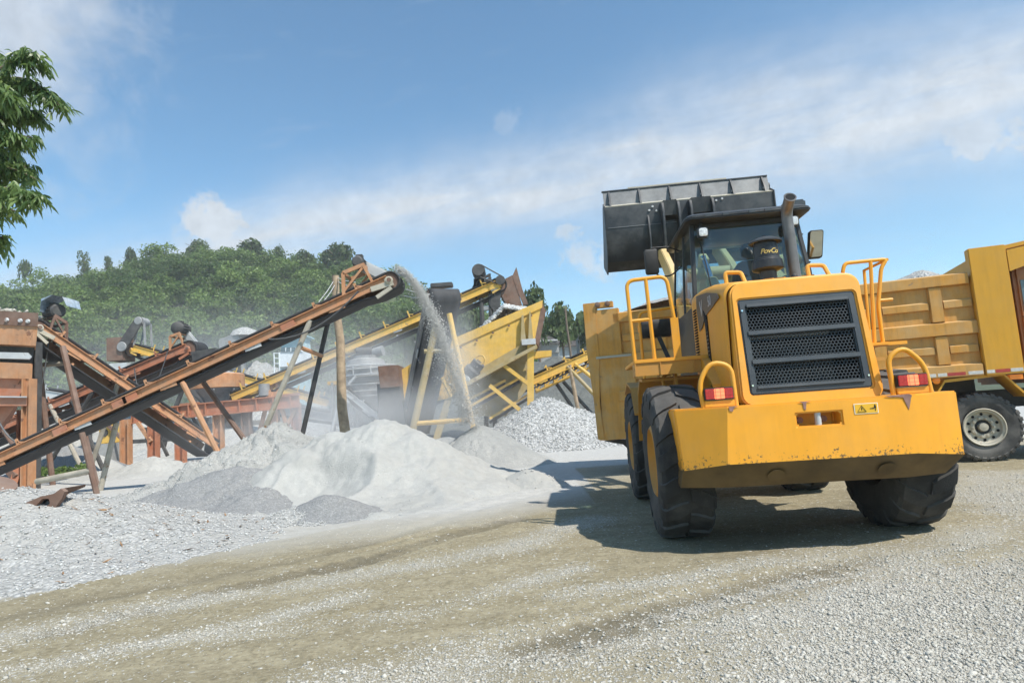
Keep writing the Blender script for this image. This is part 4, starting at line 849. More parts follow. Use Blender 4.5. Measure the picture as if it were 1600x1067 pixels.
Q(MB().prism([(.18, 3.40), (.62, 3.55), (2.6, 3.80), (2.62, 3.74), (.64, 3.48), (.20, 3.34)], PY-.10, BW+.08, 'y'), 'cab_canopy', 'truck_clean', bevel=.01)
Q(MB().prism([(.63, 3.10), (.63, 3.46), (2.6, 3.72), (2.6, 3.50), (1.3, 3.30)], PY-.125, PY-.09, 'y'), 'canopy_skirt', 'truck_clean')
tp = Q(MB().prism([(-6.58, 3.43), (-5.98, 3.42), (-5.98, 3.30), (-6.33, 3.31), (-6.33, 2.35), (-6.40, 1.4), (-6.36, .68), (-6.50, .70), (-6.52, 1.5), (-6.58, 2.5)], PY-.10, PY+.02, 'y'), 'tail_hinge_arm', 'truck_yellow', bevel=.01)
for x in (-6.28, -6.08): Q(MB().lathe([(0, .001), (0, .055), (-.03, .055), (-.04, .03), (-.04, 0)], (x, PY-.10, 3.37), (0, 1, 0), 14), 'hinge_pin', 'brown_steel', tp)
tg = Q(MB().box(-6.36, -5.88, PY-.085, PY+.05, 2.33, 3.27), 'tail_side_plate', 'truck_yellow', bevel=.008)
Q(MB().prism([(-6.40, .68), (-5.75, .70), (-5.66, 1.20), (-5.66, 2.29), (-6.36, 2.32)], PY-.075, PY+.05, 'y'), 'lower_side_plate', 'truck_yellow', bevel=.008)
Q(MB().box(-6.40, -5.70, PY-.11, PY-.08, 2.29, 2.335), 'tail_seam', 'rim_dust', tg)
Q(MB().box(-6.50, -6.42, PY, BW, .75, 3.30), 'tailgate', 'truck_yellow', bevel=.01)
Q(MB().prism([(-6.42, .66), (-5.7, .66), (-5.4, .35), (-5.85, .38), (-6.05, .58)], PY+.1, PY+.5, 'y'), 'rear_mudflap', 'chassis')
Q(MB().prism([(-5.95, .62), (-5.72, .30), (-5.45, .42), (-5.45, .66)], PY, PY+.02, 'y'), 'flap_plate', 'chassis')
Q(MB().box(-6.1, 3.2, .75, .90, .85, 1.15), 'chassis_rail', 'chassis'); Q(MB().box(-6.1, 3.2, 1.62, 1.77, .85, 1.15), 'chassis_rail', 'chassis')
Q(MB().box(-6.2, .1, .5, 2.05, 1.16, 1.37), 'subframe', 'chassis')
hb = .135; x = -6.0; k = 0                              # reflective tape along the bottom rail
for x0, x1, m_ in ((-.60, -.47, 'tape_white'), (-1.02, -.86, 'tape_red'), (-1.30, -1.05, 'tape_white'), (-.46, -.20, 'tape_red'), (-.16, .05, 'tape_white'), (.22, .42, 'tape_red'), (.10, .21, 'tape_white'), (.43, .60, 'tape_white'), (-.84, -.63, 'tape_white')):
    yy = PY-.134 if x0 > .09 else PY-.1225; Q(MB().box(x0, x1, yy, yy+.003, 1.45, 1.505), 'reflector_strip', m_)
Q(MB().tube([(-.66, -.02, 1.20), (-.50, -.05, 1.345), (.34, -.06, 1.395), (.60, -.05, 1.06)], .001, 4), 'guard_edge', 'truck_yellow')
mg = MB(); path = [(-.70, 1.05), (-.50, 1.345), (.34, 1.395), (.62, 1.03)]
mg.loft([[(x, y, z), (x, y, z+.045)] for y in (-.09,) for x, z in path], cap=False, closed=False)
mg = MB()
for a, b in zip(path[:-1], path[1:]): mg.add([(a[0], -.09, a[1]), (b[0], -.09, b[1]), (b[0], .45, b[1]), (a[0], .45, a[1]), (a[0], -.09, a[1]+.05), (b[0], -.09, b[1]+.05), (b[0], .45, b[1]+.05), (a[0], .45, a[1]+.05)], [(0,3,2,1), (4,5,6,7), (0,1,5,4), (2,3,7,6), (1,2,6,5), (3,0,4,7)])
bm_merge(mg); Q(mg, 'mudguard', 'truck_clean')
Q(MB().box(.42, .60, -.10, .0, 1.32, 1.40), 'side_marker', 'amber_lens')
Q(MB().lathe([(0, 0), (0, .05), (-.03, .06), (-.05, .03), (-.05, 0)], (-.62, -.05, 1.39), (0, 1, 0), 12), 'side_lamp', 'amber_lens')
# cab behind the canopy
tc_ = Q(MB().box(.72, 2.7, .0, 2.4, 1.25, 3.34), 'cab', 'truck_orange', bevel=.05)
Q(MB().box(.80, .97, -.012, .01, 2.45, 2.95), 'cab_window', 'pane', tc_)
Q(MB().box(1.25, 2.2, -.012, .01, 2.35, 3.0), 'door_window', 'pane', tc_)
Q(MB().box(1.02, 1.10, -.06, .02, 1.3, 3.33), 'air_duct', 'black_dull', tc_)
for z in (2.35, 2.1, 1.85): Q(MB().box(.76, 1.0, -.01, .01, z-.012, z), 'panel_line', 'black_dull', tc_)
for z in (1.2, .85, .55): Q(MB().box(1.0, 1.7, -.1, .2, z-.03, z), 'cab_step', 'chassis')
# wheels
tt = tyre_mb(.575, .33, .30, 30, .022, block=True, sh=.62); firstw = None
for x, far in ((0, 0), (0, 1), (2.05, 0), (2.05, 1), (-3.55, 0), (-3.55, 1), (-4.9, 0), (-4.9, 1)):
    if firstw is None:
        w_ = bpy.data.objects.new('wheel', None); COL.objects.link(w_); w_.parent = tk
        tt.build('tyre', 'rubber_dusty', w_, smooth=32)
        MB().lathe([(-.15, .302), (-.168, .315), (-.175, .30), (-.15, .285), (-.145, .26), (-.085, .245), (-.075, .19), (-.10, .175), (-.10, .125), (-.06, .12), (-.06, .07), (-.14, .065), (-.15, .0)], ax=(1, 0, 0), n=40).build('rim', 'rim_dust', w_)
        b_ = MB()
        for k in range(10): a = k*math.pi/5; b_.cyl((-.115, .15*math.cos(a), .15*math.sin(a)), (-.10, .15*math.cos(a), .15*math.sin(a)), .024, 6); b_.cyl((-.135, .15*math.cos(a), .15*math.sin(a)), (-.10, .15*math.cos(a), .15*math.sin(a)), .012, 6)
        b_.build('wheel_nuts', 'rim_dust', w_)
        h_ = MB()
        for k in range(10): a = (k+.5)*math.pi/5; h_.lathe([(0, .001), (0, .024)], (-.118+.03, .215*math.cos(a), .215*math.sin(a)), (1, 0, 0), 10)
        h_.build('hand_holes', 'dark_void', w_)
        MB().lathe([(-.062, .118), (-.064, .075)], ax=(1, 0, 0), n=24).build('hub_ring', 'black_dull', w_); firstw = w_
    else: w_ = copy_tree(firstw, tk)
    w_.location = (x, 2.35 if far else .17, .565); w_.rotation_euler = (0, 0, math.pi/2 if not far else -math.pi/2)
for x in (0, 2.05, -3.55, -4.9): Q(MB().cyl((x, .3, .56), (x, 2.2, .56), .09, 12), 'axle', 'chassis')
Q(MB().cyl((-1.0, .25, .75), (-2.2, .25, .75), .28, 20), 'fuel_tank', 'chassis')
# the load
def truck_load():
    xs = np.linspace(-5.95, .10, 70); ys = np.linspace(.04, BW-.06, 34); X, Y = np.meshgrid(xs, ys)
    e = np.minimum(np.minimum(Y-.0, BW-Y), np.minimum(X+6.0, .35-X)); Z = 3.10+np.clip(e, 0, .7)*.24+.12*(vnoise(X, Y, 1.3, 21, 4)-.5)+.06*(vnoise(X, Y, 6, 22, 3)-.5)
    Z += .13*np.exp(-(((X+.42)/.34)**2+((Y-.55)/.45)**2)) - .10*np.exp(-((X-.0)/.2)**2)+.20*np.exp(-((X+4.9)/1.0)**2)
    o = np_mesh('gravel_load', np.stack([X, Y, Z], -1).reshape(-1, 3), grid_faces(70, 34)[:, ::-1], 'gravel_mid', smooth=True)
    o.location = tb; o.rotation_euler = (0, 0, -TYAW); tag(o, 'white gravel heaped above the rim of the dump truck bed', 'gravel load')
truck_load()
# ---------------------------------------------------------------- the crushing plant
def down(top, foot, z=-.15):              # carry a leg on along its own line until it stands in the ground
    top, foot = Vector(top), Vector(foot); d = foot-top
    return foot if foot.z <= z or d.z > -.05 else top+d*((top.z-z)/(top.z-foot.z))
UP = Vector((0, 0, 1))
class Conv:
    """belt conveyor from A (tail) to B (head), A and B on the centre line of the near side beam"""
    def __init__(s, label, A, B, w=.9, bh=.28, m='orange_steel', drop=.22, idl=.95, rd=.26, post=.30, tail=True, beltz=.12, sag=0., mpost=None, curve=0., group='belt conveyors of the crushing plant', endcut=0.):
        A, B = Vector(A), Vector(B); s.A, s.B, s.w, s.bh, s.m = A, B, w, bh, m; s.u = (B-A).normalized(); s.L = (B-A).length
        n = s.u.cross(UP).normalized(); n = n if n.y > 0 else -n; v = n.cross(s.u); v = v if v.z > 0 else -v; s.n, s.v = n, v
        base = Vector(((A.x+B.x)/2, (A.y+B.y)/2, 0)); t = s.t = thing('belt_conveyor', label, 'conveyor', base, group=group)
        for o in (Vector(), n*w):
            mb = MB(); f = .022
            mb.bar(A+o, B+o, .03, bh, v); 
            for sg in (1, -1): mb.bar(A+o+v*sg*bh/2-n*.035*(1 if o.length < .1 else -1), B+o+v*sg*bh/2-n*.035*(1 if o.length < .1 else -1), .10, f, v)
            mb.build('side_beam', m, t, world=True)
        hv = bh/2+beltz; dr = -bh/2-drop; secs = []; N = 14; pts = []
        def bp(a, h): return A+s.u*a+v*h
        for k in range(N+1): pts.append((s.L*k/N, hv-sag*math.sin(math.pi*k/N)*0))
        cx, ch, rr = s.L+rd*.15, hv-rd, rd
        for k in range(1, 10): a = math.pi/2-math.pi*k/10; pts.append((cx+rr*math.cos(a), ch+rr*math.sin(a)))
        pts.append((s.L*.97, ch-rr))
        for k in range(N-1, 0, -1): pts.append((s.L*k/N, dr-sag*math.sin(math.pi*k/N)))
        pts.append((0, dr+.02)); pts.append((-rd*.6, (hv+dr)/2))
        pts.append((0, hv))
        th = .05
        for i, (a, h) in enumerate(pts):
            up_ = i <= N; tr = .09 if up_ else 0
            row = []
            for c, d in ((-.02, 0), (.22, -tr), (.78, -tr), (1.02, 0)): row.append(bp(a, h+d)+n*w*c)
            secs.append(row)
        mb = MB(); mb.loft(secs, cap=False, closed=False); b = mb.build('belt', 'belt_rubber', t, world=True, smooth=50)
        so_ = b.modifiers.new('thick', 'SOLIDIFY'); so_.thickness = th; so_.offset = 0
        q = idl*.5; k = 0
        while q < s.L-.3:
            mb = MB(); p0 = bp(q, bh/2)-n*.02; mb.bar(p0, p0+v*post*.9+s.u*.0, .03, .07, s.u)
            p1 = bp(q, bh/2)+n*(w+.02); mb.bar(p1, p1+v*post*.9, .03, .07, s.u)
            mb.cyl(bp(q, bh/2+beltz-.14)+n*.05, bp(q, bh/2+beltz-.14)+n*(w-.05), .05, 8)
            mb.bar(p0+v*post*.45, p0+v*post*.45+s.u*.22+v*-.10, .03, .04)
            mb.build('idler', mpost or m, t, world=True)
            if k % 2 == 0:
                mb = MB(); mb.bar(bp(q+.3, -bh/2-.02)-n*.04, bp(q+.75, -bh/2-.06)-n*.04, .03, .10, v); mb.cyl(bp(q+.4, dr+.05)-n*.02, bp(q+.4, dr+.05)+n*(w+.02), .045, 8); mb.build('return_idler', 'pale_steel' if k % 4 else m, t, world=True)
            q += idl; k += 1
        if rd > .1:
            mb = MB(); mb.cyl(bp(cx, ch)+n*.02, bp(cx, ch)+n*(w-.02), rd-.03, 20); mb.cyl(bp(cx, ch)-n*.16, bp(cx, ch)+n*(w+.16), .06, 10); mb.build('head_drum', 'brown_steel', t, world=True)
            mb = MB(); mb.lathe([(-.12, .001), (-.12, .07), (-.09, .075), (-.08, .11), (-.03, .12), (-.03, .001)], bp(cx-.02, ch)-n*.03, n, 16); mb.bar(bp(cx-.55, ch-.02)-n*.05, bp(cx+.06, ch-.10)-n*.05, .10, .14, v); mb.bar(bp(cx-.50, ch-.28)-n*.05, bp(cx-.03, ch-.20)-n*.05, .08, .10, v)
            mb.build('bearing', 'rim_dust' if m == 'orange_steel' else m, t, world=True)
    def p(s, a, h=0., c=0.): return s.A+s.u*a+s.v*h+s.n*s.w*c
    def along(s, px, py):                       # distance along the beam nearest to a photo pixel
        best = min(range(0, 201), key=lambda k: (lambda d: (d.x-px)**2)(s.px(s.A+s.u*s.L*k/200))); return s.L*best/200
    @staticmethod
    def px(P_): d = P_-Vector((0, 0, CAMH)); z = d.dot(cF); return Vector((800+FPX*d.dot(cR)/z, 533.5-FPX*d.dot(cU)/z))
    def motor(s, a, h=.75, m='orange_steel', mm='grey_steel', r=.2, l=.5, guard=True, cc=.0, wd=.55, back=.5):
        t = s.t; mb = MB(); w = s.w; top = s.v*h; b0, b1 = s.p(a-back, s.bh/2), s.p(a+.1, s.bh/2)
        mb.bar(b0+UP*h, b0+UP*h+s.n*w, .07, .07); mb.bar(b1+(b0-b1)*.3+UP*h*.95, b1+(b0-b1)*.3+UP*h*.95+s.n*w, .07, .07)
        for c in (0, 1):
            o = s.n*w*c
            mb.bar(b0+o, b0+o+UP*h, .09, .07); mb.bar(b1+o, b1+o+(b0-b1)*.3+UP*h*.95, .09, .07); mb.bar(b0+o+UP*h, b1+o+(b0-b1)*.25+UP*h*.95, .07, .10); mb.bar(b0+o+UP*.1, b1+o+(b0-b1)*.3+UP*h*.85, .06, .06)
        st_ = mb.build('motor_stand', m, t, world=True)
        c0 = (b0+b1)/2+UP*(h+r*.95); d = s.n
        mt = MB().lathe([(-.05, .001), (-.05, r*.75), (0, r), (.1, r), (.12, r*.92), (l-.1, r*.92), (l, r), (l+.06, r*.7), (l+.06, .001)], c0+d*.02, d, 22).build('motor', mm, t, world=True)
        fm = MB()
        for k in range(14): ang = 2*math.pi*k/14; q = s.u*math.cos(ang)*r*.96+s.v*math.sin(ang)*r*.96; fm.bar(c0+q+d*.12, c0+q+d*(l-.1), .02, .05, q)
        fm.build('cooling_fins', mm, mt, world=True)
        MB().box(-.09, .09, -.09, .09, 0, .12, Matrix.Translation(c0+d*l*.5+UP*r*.8)).build('terminal_box', mm, mt, world=True)
        if guard:
            e = s.p(s.L+.05, s.bh/2-.05)+s.n*w*.75; g0 = c0+s.n*w*.55
            mb = MB(); ax = (e-g0); per = ax.cross(s.n).normalized()
            mb.loft([[g0+per*.15-s.n*.09, g0+per*.15+s.n*.09, g0-per*.15+s.n*.09, g0-per*.15-s.n*.09], [e+per*.19-s.n*.09, e+per*.19+s.n*.09, e-per*.19+s.n*.09, e-per*.19-s.n*.09]])
            mb.build('belt_guard', 'pale_steel', t, world=True, bevel=.05)
        return c0
    def leg(s, top, foot, r=.07, m='brown_steel', name='support_leg'): 
        return MB().tube([top, down(top, foot)], r, 8).build(name, m, s.t, world=True)
def part(mb, name, m, t, **k): return mb.build(name, m, t, world=True, **k)

# A: the long orange conveyor that drops the sand
cA = Conv('long rusty orange conveyor in front, throwing sand from its raised head', at(-70, 748, 17), at(606, 437, 17), w=.80, bh=.215, idl=1.22, rd=.25, drop=.10, post=.20, beltz=.09)
cA.motor(cA.L-.50, .62, 'orange_steel', 'dark_steel', r=.155, l=.62, back=.75)
for (x0, y0), (x1, y1), m, yy, r in (((485, 500), (405, 692), 'pale_pole', 17.0, .075), ((512, 505), (470, 690), 'dark_steel', 17.9, .07), ((285, 597), (337, 700), 'orange_steel', 17.0, .075), ((318, 598), (384, 690), 'brown_steel', 17.9, .075), ((128, 676), (146, 750), 'brown_steel', 17.0, .075), ((182, 660), (160, 752), 'pale_pole', 17.9, .075)):
    cA.leg(at(x0, y0, yy), at(x1, y1, yy), r, m)
part(MB().tube([at(470, 543, 17), at(503, 556, 17.9)], .06, 8), 'leg_brace', 'orange_steel', cA.t)
part(MB().tube([at(58, 752, 17.4), at(143, 735, 17.)], .085, 10), 'ground_pipe', 'pale_pole', cA.t)
for px, py in ((452, 487.), (95, 0), (187, 0), (205, 0)):
    a = cA.along(px, py); part(MB().bar(cA.p(a-.2, 0)-cA.n*.055, cA.p(a+.2, 0)-cA.n*.055, .02, .225, cA.v), 'splice_plate', 'red_steel', cA.t)
# B: from the left screen down to the right
cB = Conv('rusty conveyor sloping down to the right from the left screen house', at(338, 697, 26), at(63, 512, 21), w=1.0, bh=.24, idl=1.25, rd=.28, drop=.34, post=.26)
cB.motor(cB.L-.35, .62, 'brown_steel', 'dark_steel', r=.24, l=.7, guard=False)
c0 = cB.p(cB.L-.40, cB.bh/2)+UP*.98
part(MB().loft([[c0+Vector((x, y, z)) for x, y, z in ((-.42, -.1, -.25), (-.36, -.12, .12+.06*math.cos(2*k)), (.0, -.1, .30), (.34, -.1, .2), (.42, 0, -.1))] for k in range(2)]+[[c0+Vector((x, .7, z)) for x, z in ((-.42, -.2), (-.34, .16), (.0, .32), (.36, .18), (.44, -.12))]], closed=False, cap=False), 'blue_tarp', 'tarp', cB.t, smooth=60)
cB.leg(at(98, 542, 21.5), at(148, 748, 20.5), .10, 'brown_steel'); cB.leg(at(60, 560, 22), at(76, 700, 22.), .09, 'brown_steel')
part(MB().tube([at(57, 571, 21.8), at(104, 567, 21.5)], .085, 10), 'leg_brace', 'pale_pole', cB.t)
cB.leg(at(184, 600, 23.2), at(150, 705, 23.5), .08, 'pale_pole')
# C: middle distance, up to the right
cC = Conv('reddish brown conveyor rising to the right behind the crossing belts', at(-60, 694, 27), at(292, 543, 27), w=1.0, bh=.30, m='red_steel', idl=1.6, rd=.34, drop=.30, post=.28)
cC.motor(cC.L-.2, .62, 'orange_steel', 'dark_steel', r=.27, l=.7)
part(MB().prism([(0, 0), (1.05, .10), (1.1, -.25), (.1, -.55)], -.1, 1.0, 'y', Matrix.Translation(at(300, 550, 27))), 'discharge_chute', 'dark_steel', cC.t)
for a, b, m in (((78, 632), (96, 668), 'pale_pole'), ((112, 624), (126, 655), 'dark_steel'), ((145, 612), (122, 650), 'dark_steel'), ((0, 665), (32, 712), 'brown_steel')): cC.leg(at(*a, 27), at(*b, 27), .09, m)
for t_, a, b, Y_, sagz in ((cC.t, (262, 548), (208, 612), 26.8, .9), (cC.t, (210, 575), (216, 600), 26.7, .25), (cB.t, (78, 520), (52, 640), 21.3, .5), (cA.t, (560, 455), (420, 530), 16.8, .35), (cA.t, (40, 690), (-10, 640), 17.2, .3)):
    A_, B_ = at(*a, Y_), at(*b, Y_); part(MB().tube([A_+(B_-A_)*k/10-UP*sagz*4*(k/10)*(1-k/10) for k in range(11)], .022, 6), 'power_cable', 'cable', t_, smooth=60)
# D: yellow, far, sloping down to the right
cD = Conv('far yellow conveyor sloping down to the right past the round bin', at(512, 630, 44), at(208, 544, 44), w=1.1, bh=.42, m='plant_yellow', idl=1.5, rd=.45, drop=.45, post=.5)
def tower(t, px, py, Y, h=1.6):
    p = at(px, py, Y); mb = MB(); 
    mb.bar(p+Vector((0, 0, h)), p+Vector((0, .8, h)), .2, .1)
    for dx in (-.35, .45): mb.bar(p+Vector((dx, 0, 0)), p+Vector((dx*.5+.15, 0, h)), .12, .10); mb.bar(p+Vector((dx, .8, 0)), p+Vector((dx*.5+.15, .8, h)), .12, .10)
    part(mb, 'motor_tower', 'grey_steel', t)
    q = p+Vector((.1, 0, h+.1)); part(MB().lathe([(-.1, .001), (-.1, .3), (.7, .3), (.75, .001)], q, (0, 1, 0), 20), 'motor', 'grey_steel', t)
    d = p+Vector((-.95, -.15, -.05)); a = (q-d); pr_ = Vector((a.z, 0, -a.x)).normalized()
    part(MB().loft([[q+pr_*.33+Vector((0, y, 0)), q-pr_*.33+Vector((0, y, 0)), d-pr_*.38+Vector((0, y, 0)), d+pr_*.38+Vector((0, y, 0))] for y in (-.25, -.12)]), 'belt_guard', 'dark_steel', t, bevel=.05)
    for c, r in ((q, .24), (d, .30)): part(MB().lathe([(-.3, .001), (-.3, r), (-.26, r+.04), (-.22, r), (-.22, .001)], c, (0, 1, 0), 20), 'pulley', 'grey_steel', t)
tower(cD.t, 217, 540, 44)
part(MB().box(-.55, .55, -.3, 1.2, -.75, .85, Matrix.Translation(at(183, 547, 44))), 'chute_box', 'brown_steel', cD.t)
part(MB().prism([(-.45, 0), (.75, 0), (.7, -.9), (-.3, -1.2)], -.3, 1.2, 'y', Matrix.Translation(at(185, 568, 44))), 'chute_lip', 'pale_steel', cD.t)
for a, b in (((268, 560), (290, 600)), ((300, 572), (285, 610))): cD.leg(at(*a, 44), at(*b, 44), .16, 'dark_steel')
# E: the long yellow one up to the big hopper
cE = Conv('long yellow conveyor climbing to the top of the yellow hopper', at(362, 622, 33), at(778, 443, 32), w=1.0, bh=.34, m='plant_yellow', idl=1.35, rd=.36, drop=.30, post=.42)
def eloc(px, py): return at(px, py, 32.2)
mb = MB()
for a, b in (((742, 462), (742, 436)), ((765, 455), (765, 428)), ((742, 440), (765, 430)), ((736, 458), (750, 428))): mb.bar(eloc(*a), eloc(*b), .16, .12); mb.bar(eloc(*a)+Vector((0, .9, 0)), eloc(*b)+Vector((0, .9, 0)), .16, .12)
mb.bar(eloc(753, 432), eloc(753, 432)+Vector((0, .9, 0)), .16, .14); part(mb, 'motor_stand', 'dark_steel', cE.t)
q = eloc(748, 424); part(MB().lathe([(-.2, .001), (-.2, .34), (.7, .34), (.8, .2), (.8, .001)], q, (0, 1, 0), 22), 'motor', 'dark_steel', cE.t)
e = eloc(782, 440); a_ = (e-q); pr_ = Vector((a_.z, 0, -a_.x)).normalized(); mb = MB()
for sg in (-1, 1): mb.tube([q+pr_*.30*sg+Vector((0, -.32, 0)), e+pr_*.22*sg+Vector((0, -.32, 0))], .035, 6)
mb.lathe([(-.4, .001), (-.4, .30), (-.24, .30), (-.24, .001)], q, (0, 1, 0), 20); mb.lathe([(-.4, .001), (-.4, .24), (-.24, .24), (-.24, .001)], e, (0, 1, 0), 20)
part(mb, 'drive_belt', 'dark_steel', cE.t)
part(MB().prism([(-.35, .15), (.55, .55), (.75, -.2), (.95, -1.1), (.25, -1.2), (-.1, -.45)], -.1, 1.1, 'y', Matrix.Translation(eloc(785, 448))), 'discharge_chute', 'brown_steel', cE.t, bevel=.02)
part(MB().prism([(-.25, .1), (.15, -.2), (.05, -.9), (.35, -1.5), (-.1, -1.6), (-.45, -.9), (-.35, -.3)], -.15, .0, 'y', Matrix.Translation(eloc(778, 450))), 'chute_side', 'dark_steel', cE.t)
part(MB().prism([(.55, .5), (.78, .95), (1.0, -.2), (1.25, -1.0), (1.0, -1.05), (.75, -.3)], -.12, .02, 'y', Matrix.Translation(eloc(785, 448))), 'chute_back', 'brown_steel', cE.t)
for (x, y0, y1) in ((752, 466, 540), (766, 460, 540)): cE.leg(at(x, y0, 32.2), at(x+3, y1, 32.2), .12, 'dark_steel')
part(MB().bar(at(752, 482, 32.2), at(790, 480, 32.2), .1, .2), 'leg_brace', 'grey_steel', cE.t)
for a, b in (((432, 597), (445, 655)), ((425, 600), (412, 650))): cE.leg(at(*a, 33), at(*b, 33), .12, 'orange_steel')
part(MB().lathe([(0, .001), (0, .27), (.6, .27), (.6, .001)], at(413, 612, 32.7)-UP*.2, (0, 0, 1), 20), 'tail_guard', 'grey_steel', cE.t)
# F: steep belt coming towards the camera, on a pipe frame
cF_ = Conv('steep dark conveyor facing the camera on a yellow pipe frame', at(628, 668, 28.5), at(668, 466, 23.6), w=1.12, bh=.26, m='grey_steel', idl=1.6, rd=.36, drop=.34, post=.12)
# (its beams run in depth, so its width lies across the picture)
H_ = lambda px, py, Y=23.0: at(px, py, Y)
mb = MB()
fr = [((683, 500), (646, 668)), ((702, 490), (737, 657))]
for i, (a, b) in enumerate(fr): part(MB().tube([H_(*a), down(H_(*a), H_(*b))], .13 if i == 0 else .10, 10), 'frame_pipe', 'plant_dirty' if i == 0 else 'plant_yellow', cF_.t)
part(MB().tube([H_(663, 549), H_(708, 548)], .08, 8), 'frame_brace', 'plant_dirty', cF_.t)
part(MB().tube([H_(645, 662), H_(740, 655)], .085, 8), 'frame_brace', 'plant_yellow', cF_.t)
part(MB().tube([H_(690, 590), H_(705, 620)], .06, 8), 'frame_strut', 'plant_yellow', cF_.t)
part(MB().box(-.42, .42, -.1, .3, -.05, .12, Matrix.Translation(H_(690, 447, 23.9))), 'head_cover', 'dark_steel', cF_.t, bevel=.03)
# H: two yellow conveyors on the right, the lower one a truss
cH = Conv('right yellow conveyor rising behind the dump truck tail', at(815, 603, 30), at(968, 534, 30), w=.9, bh=.34, m='plant_yellow', idl=.95, rd=.3, drop=.14, post=.28)
for a, b, m in (((890, 570), (902, 634), 'wood'), ((886, 572), (928, 616), 'plant_dirty'), ((898, 568), (928, 592), 'plant_yellow')): cH.leg(at(*a, 30), at(*b, 30), .09, m)
tt_ = thing('truss_gantry', 'yellow lattice gantry with pale belt running below the right conveyor', 'gantry', at(880, 640, 31.5)*1)
mb = MB(); A0, A1, B0, B1 = (838, 612), (968, 553), (838, 596), (968, 537)
Pp = lambda q0, q1, t, dy=0: at(q0[0]+(q1[0]-q0[0])*t, q0[1]+(q1[1]-q0[1])*t, 31.5)+Vector((0, dy, 0))
for dy in (0, .9):
    o = MB(); 
    for q0, q1 in ((A0, A1), (B0, B1)): o.bar(Pp(q0, q1, 0, dy), Pp(q0, q1, 1, dy), .10, .12)
    for k in range(9): t0, t1 = k/9, (k+1)/9; o.bar(Pp(A0, A1, t0, dy), Pp(B0, B1, t0, dy), .07, .07); o.bar(Pp(A0, A1, t0, dy), Pp(B0, B1, t1, dy), .06, .06)
    part(o, 'lattice_side', 'plant_yellow', tt_)
part(MB().bar(Pp((838, 590), (968, 530), 0, .45), Pp((838, 590), (968, 530), 1, .45), .8, .12), 'belt', 'pale_steel', tt_)
part(MB().bar(Pp((838, 602), (968, 543), 0, .45), Pp((838, 602), (968, 543), 1, .45), .8, .10), 'return_belt', 'belt_rubber', tt_)
for x0, y0, x1, y1 in ((880, 596, 912, 632), (870, 600, 893, 634)): part(MB().tube([at(x0, y0, 31.5), down(at(x0, y0, 31.5), at(x1, y1, 31.5))], .09, 8), 'support_leg', 'dark_steel', tt_)
# big yellow feed hopper
YH = 28.; hp = thing('feed_hopper', 'big dirty yellow inclined hopper heaped with stone', 'hopper', (at(740, 640, YH).x, YH, 0))
side = [(618, 583), (701, 533), (847, 471), (835, 534), (826, 548), (724, 604), (700, 622), (625, 641)]
def slab(pts, y0, y1, sk=0.): 
    a = [at(*q, y0) for q in pts]; return MB().loft([a, [p+Vector((sk*(y1-y0), y1-y0, 0)) for p in a]])
part(slab(side, YH, YH+.06), 'side_panel', 'plant_yellow', hp)
part(slab(side, YH+2.6, YH+2.66), 'far_panel', 'plant_yellow', hp)
part(slab([(847, 471), (853, 486), (842, 541), (835, 534)], YH, YH+2.66), 'end_wall', 'brown_steel', hp)
part(slab([(701, 532), (848, 469), (847, 481), (702, 547)], YH-.06, YH-.002), 'rim_band', 'plant_yellow', hp)
part(slab([(724, 604), (826, 548), (836, 534), (832, 528), (722, 592)], YH-.22, YH-.03), 'base_channel', 'plant_dirty', hp)
for x0, x1, y0, y1, m in ((815, 820, 493, 545, 'plant_dirty'), (827, 831, 487, 540, 'plant_dirty')): part(slab([(x0, y0), (x1-2, y0-1), (x1+3, y1), (x0-2, y1+2)], YH-.25, YH-.002), 'stiffener', m, hp)
for x, y in ((640, 570), (660, 558), (680, 547)): part(slab([(x, y), (x+3, y-2), (x+6, y+72), (x+3, y+73)], YH-.1, YH-.002), 'stiffener', 'plant_dirty', hp)
part(slab([(724, 606), (826, 550), (829, 600), (790, 650), (730, 650)], YH+.4, YH+2.2), 'lower_body', 'plant_dirty', hp)
part(slab([(618, 620), (724, 604), (724, 612), (625, 650)], YH+.1, YH+2.3), 'lower_deck', 'dark_steel', hp)
for x, y in ((745, 520), (770, 508), (720, 531), (795, 497), (830, 481)): part(MB().lathe([(0, 0), (0, .05), (-.05, .04), (-.05, 0)], at(x, y+12, YH-.06), (0, 1, 0), 8), 'bolt_head', 'brown_steel', hp)
v0 = at(738, 580, YH-.5); part(MB().lathe([(-.3, .001), (-.3, .28), (-.2, .36), (.1, .36), (.2, .28), (.5, .28), (.5, .001)], v0, (.75, -.3, .8), 22), 'vibrator_motor', 'dark_steel', hp)
part(MB().lathe([(0, .16), (-.06, .16), (-.08, .20), (-.04, .22), (.02, .2)], at(751, 562, YH-.6), (.2, 1, 0), 22), 'flywheel_cover', 'plant_yellow', hp)
part(MB().lathe([(0, .001), (0, .18), (-.25, .22), (-.3, .1), (-.3, .001)], at(732, 592, YH-.5), (.6, 1, .2), 18), 'drive_pulley', 'pale_steel', hp)
part(slab([(722, 607), (840, 543), (838, 538), (720, 601)], YH-.8, YH-.1), 'walkway', 'plant_dirty', hp)
col = lambda pts, y, m, nm='column', w=.28: part(MB().bar(at(*pts[0], y), down(at(*pts[0], y), at(*pts[1], y)), w, w, (0, 1, 0)), nm, m, hp)
col([(829, 537), (829, 655)], YH-.5, 'plant_yellow'); col([(829, 537), (829, 655)], YH+2.4, 'plant_dirty'); col([(702, 620), (690, 660)], YH+.2, 'plant_dirty')
for a, b in (((786, 570), (826, 600)), ((765, 602), (812, 640)), ((690, 560), (702, 590))): part(MB().bar(at(*a, YH-.6), at(*b, YH-.55), .16, .16), 'brace', 'plant_yellow', hp)
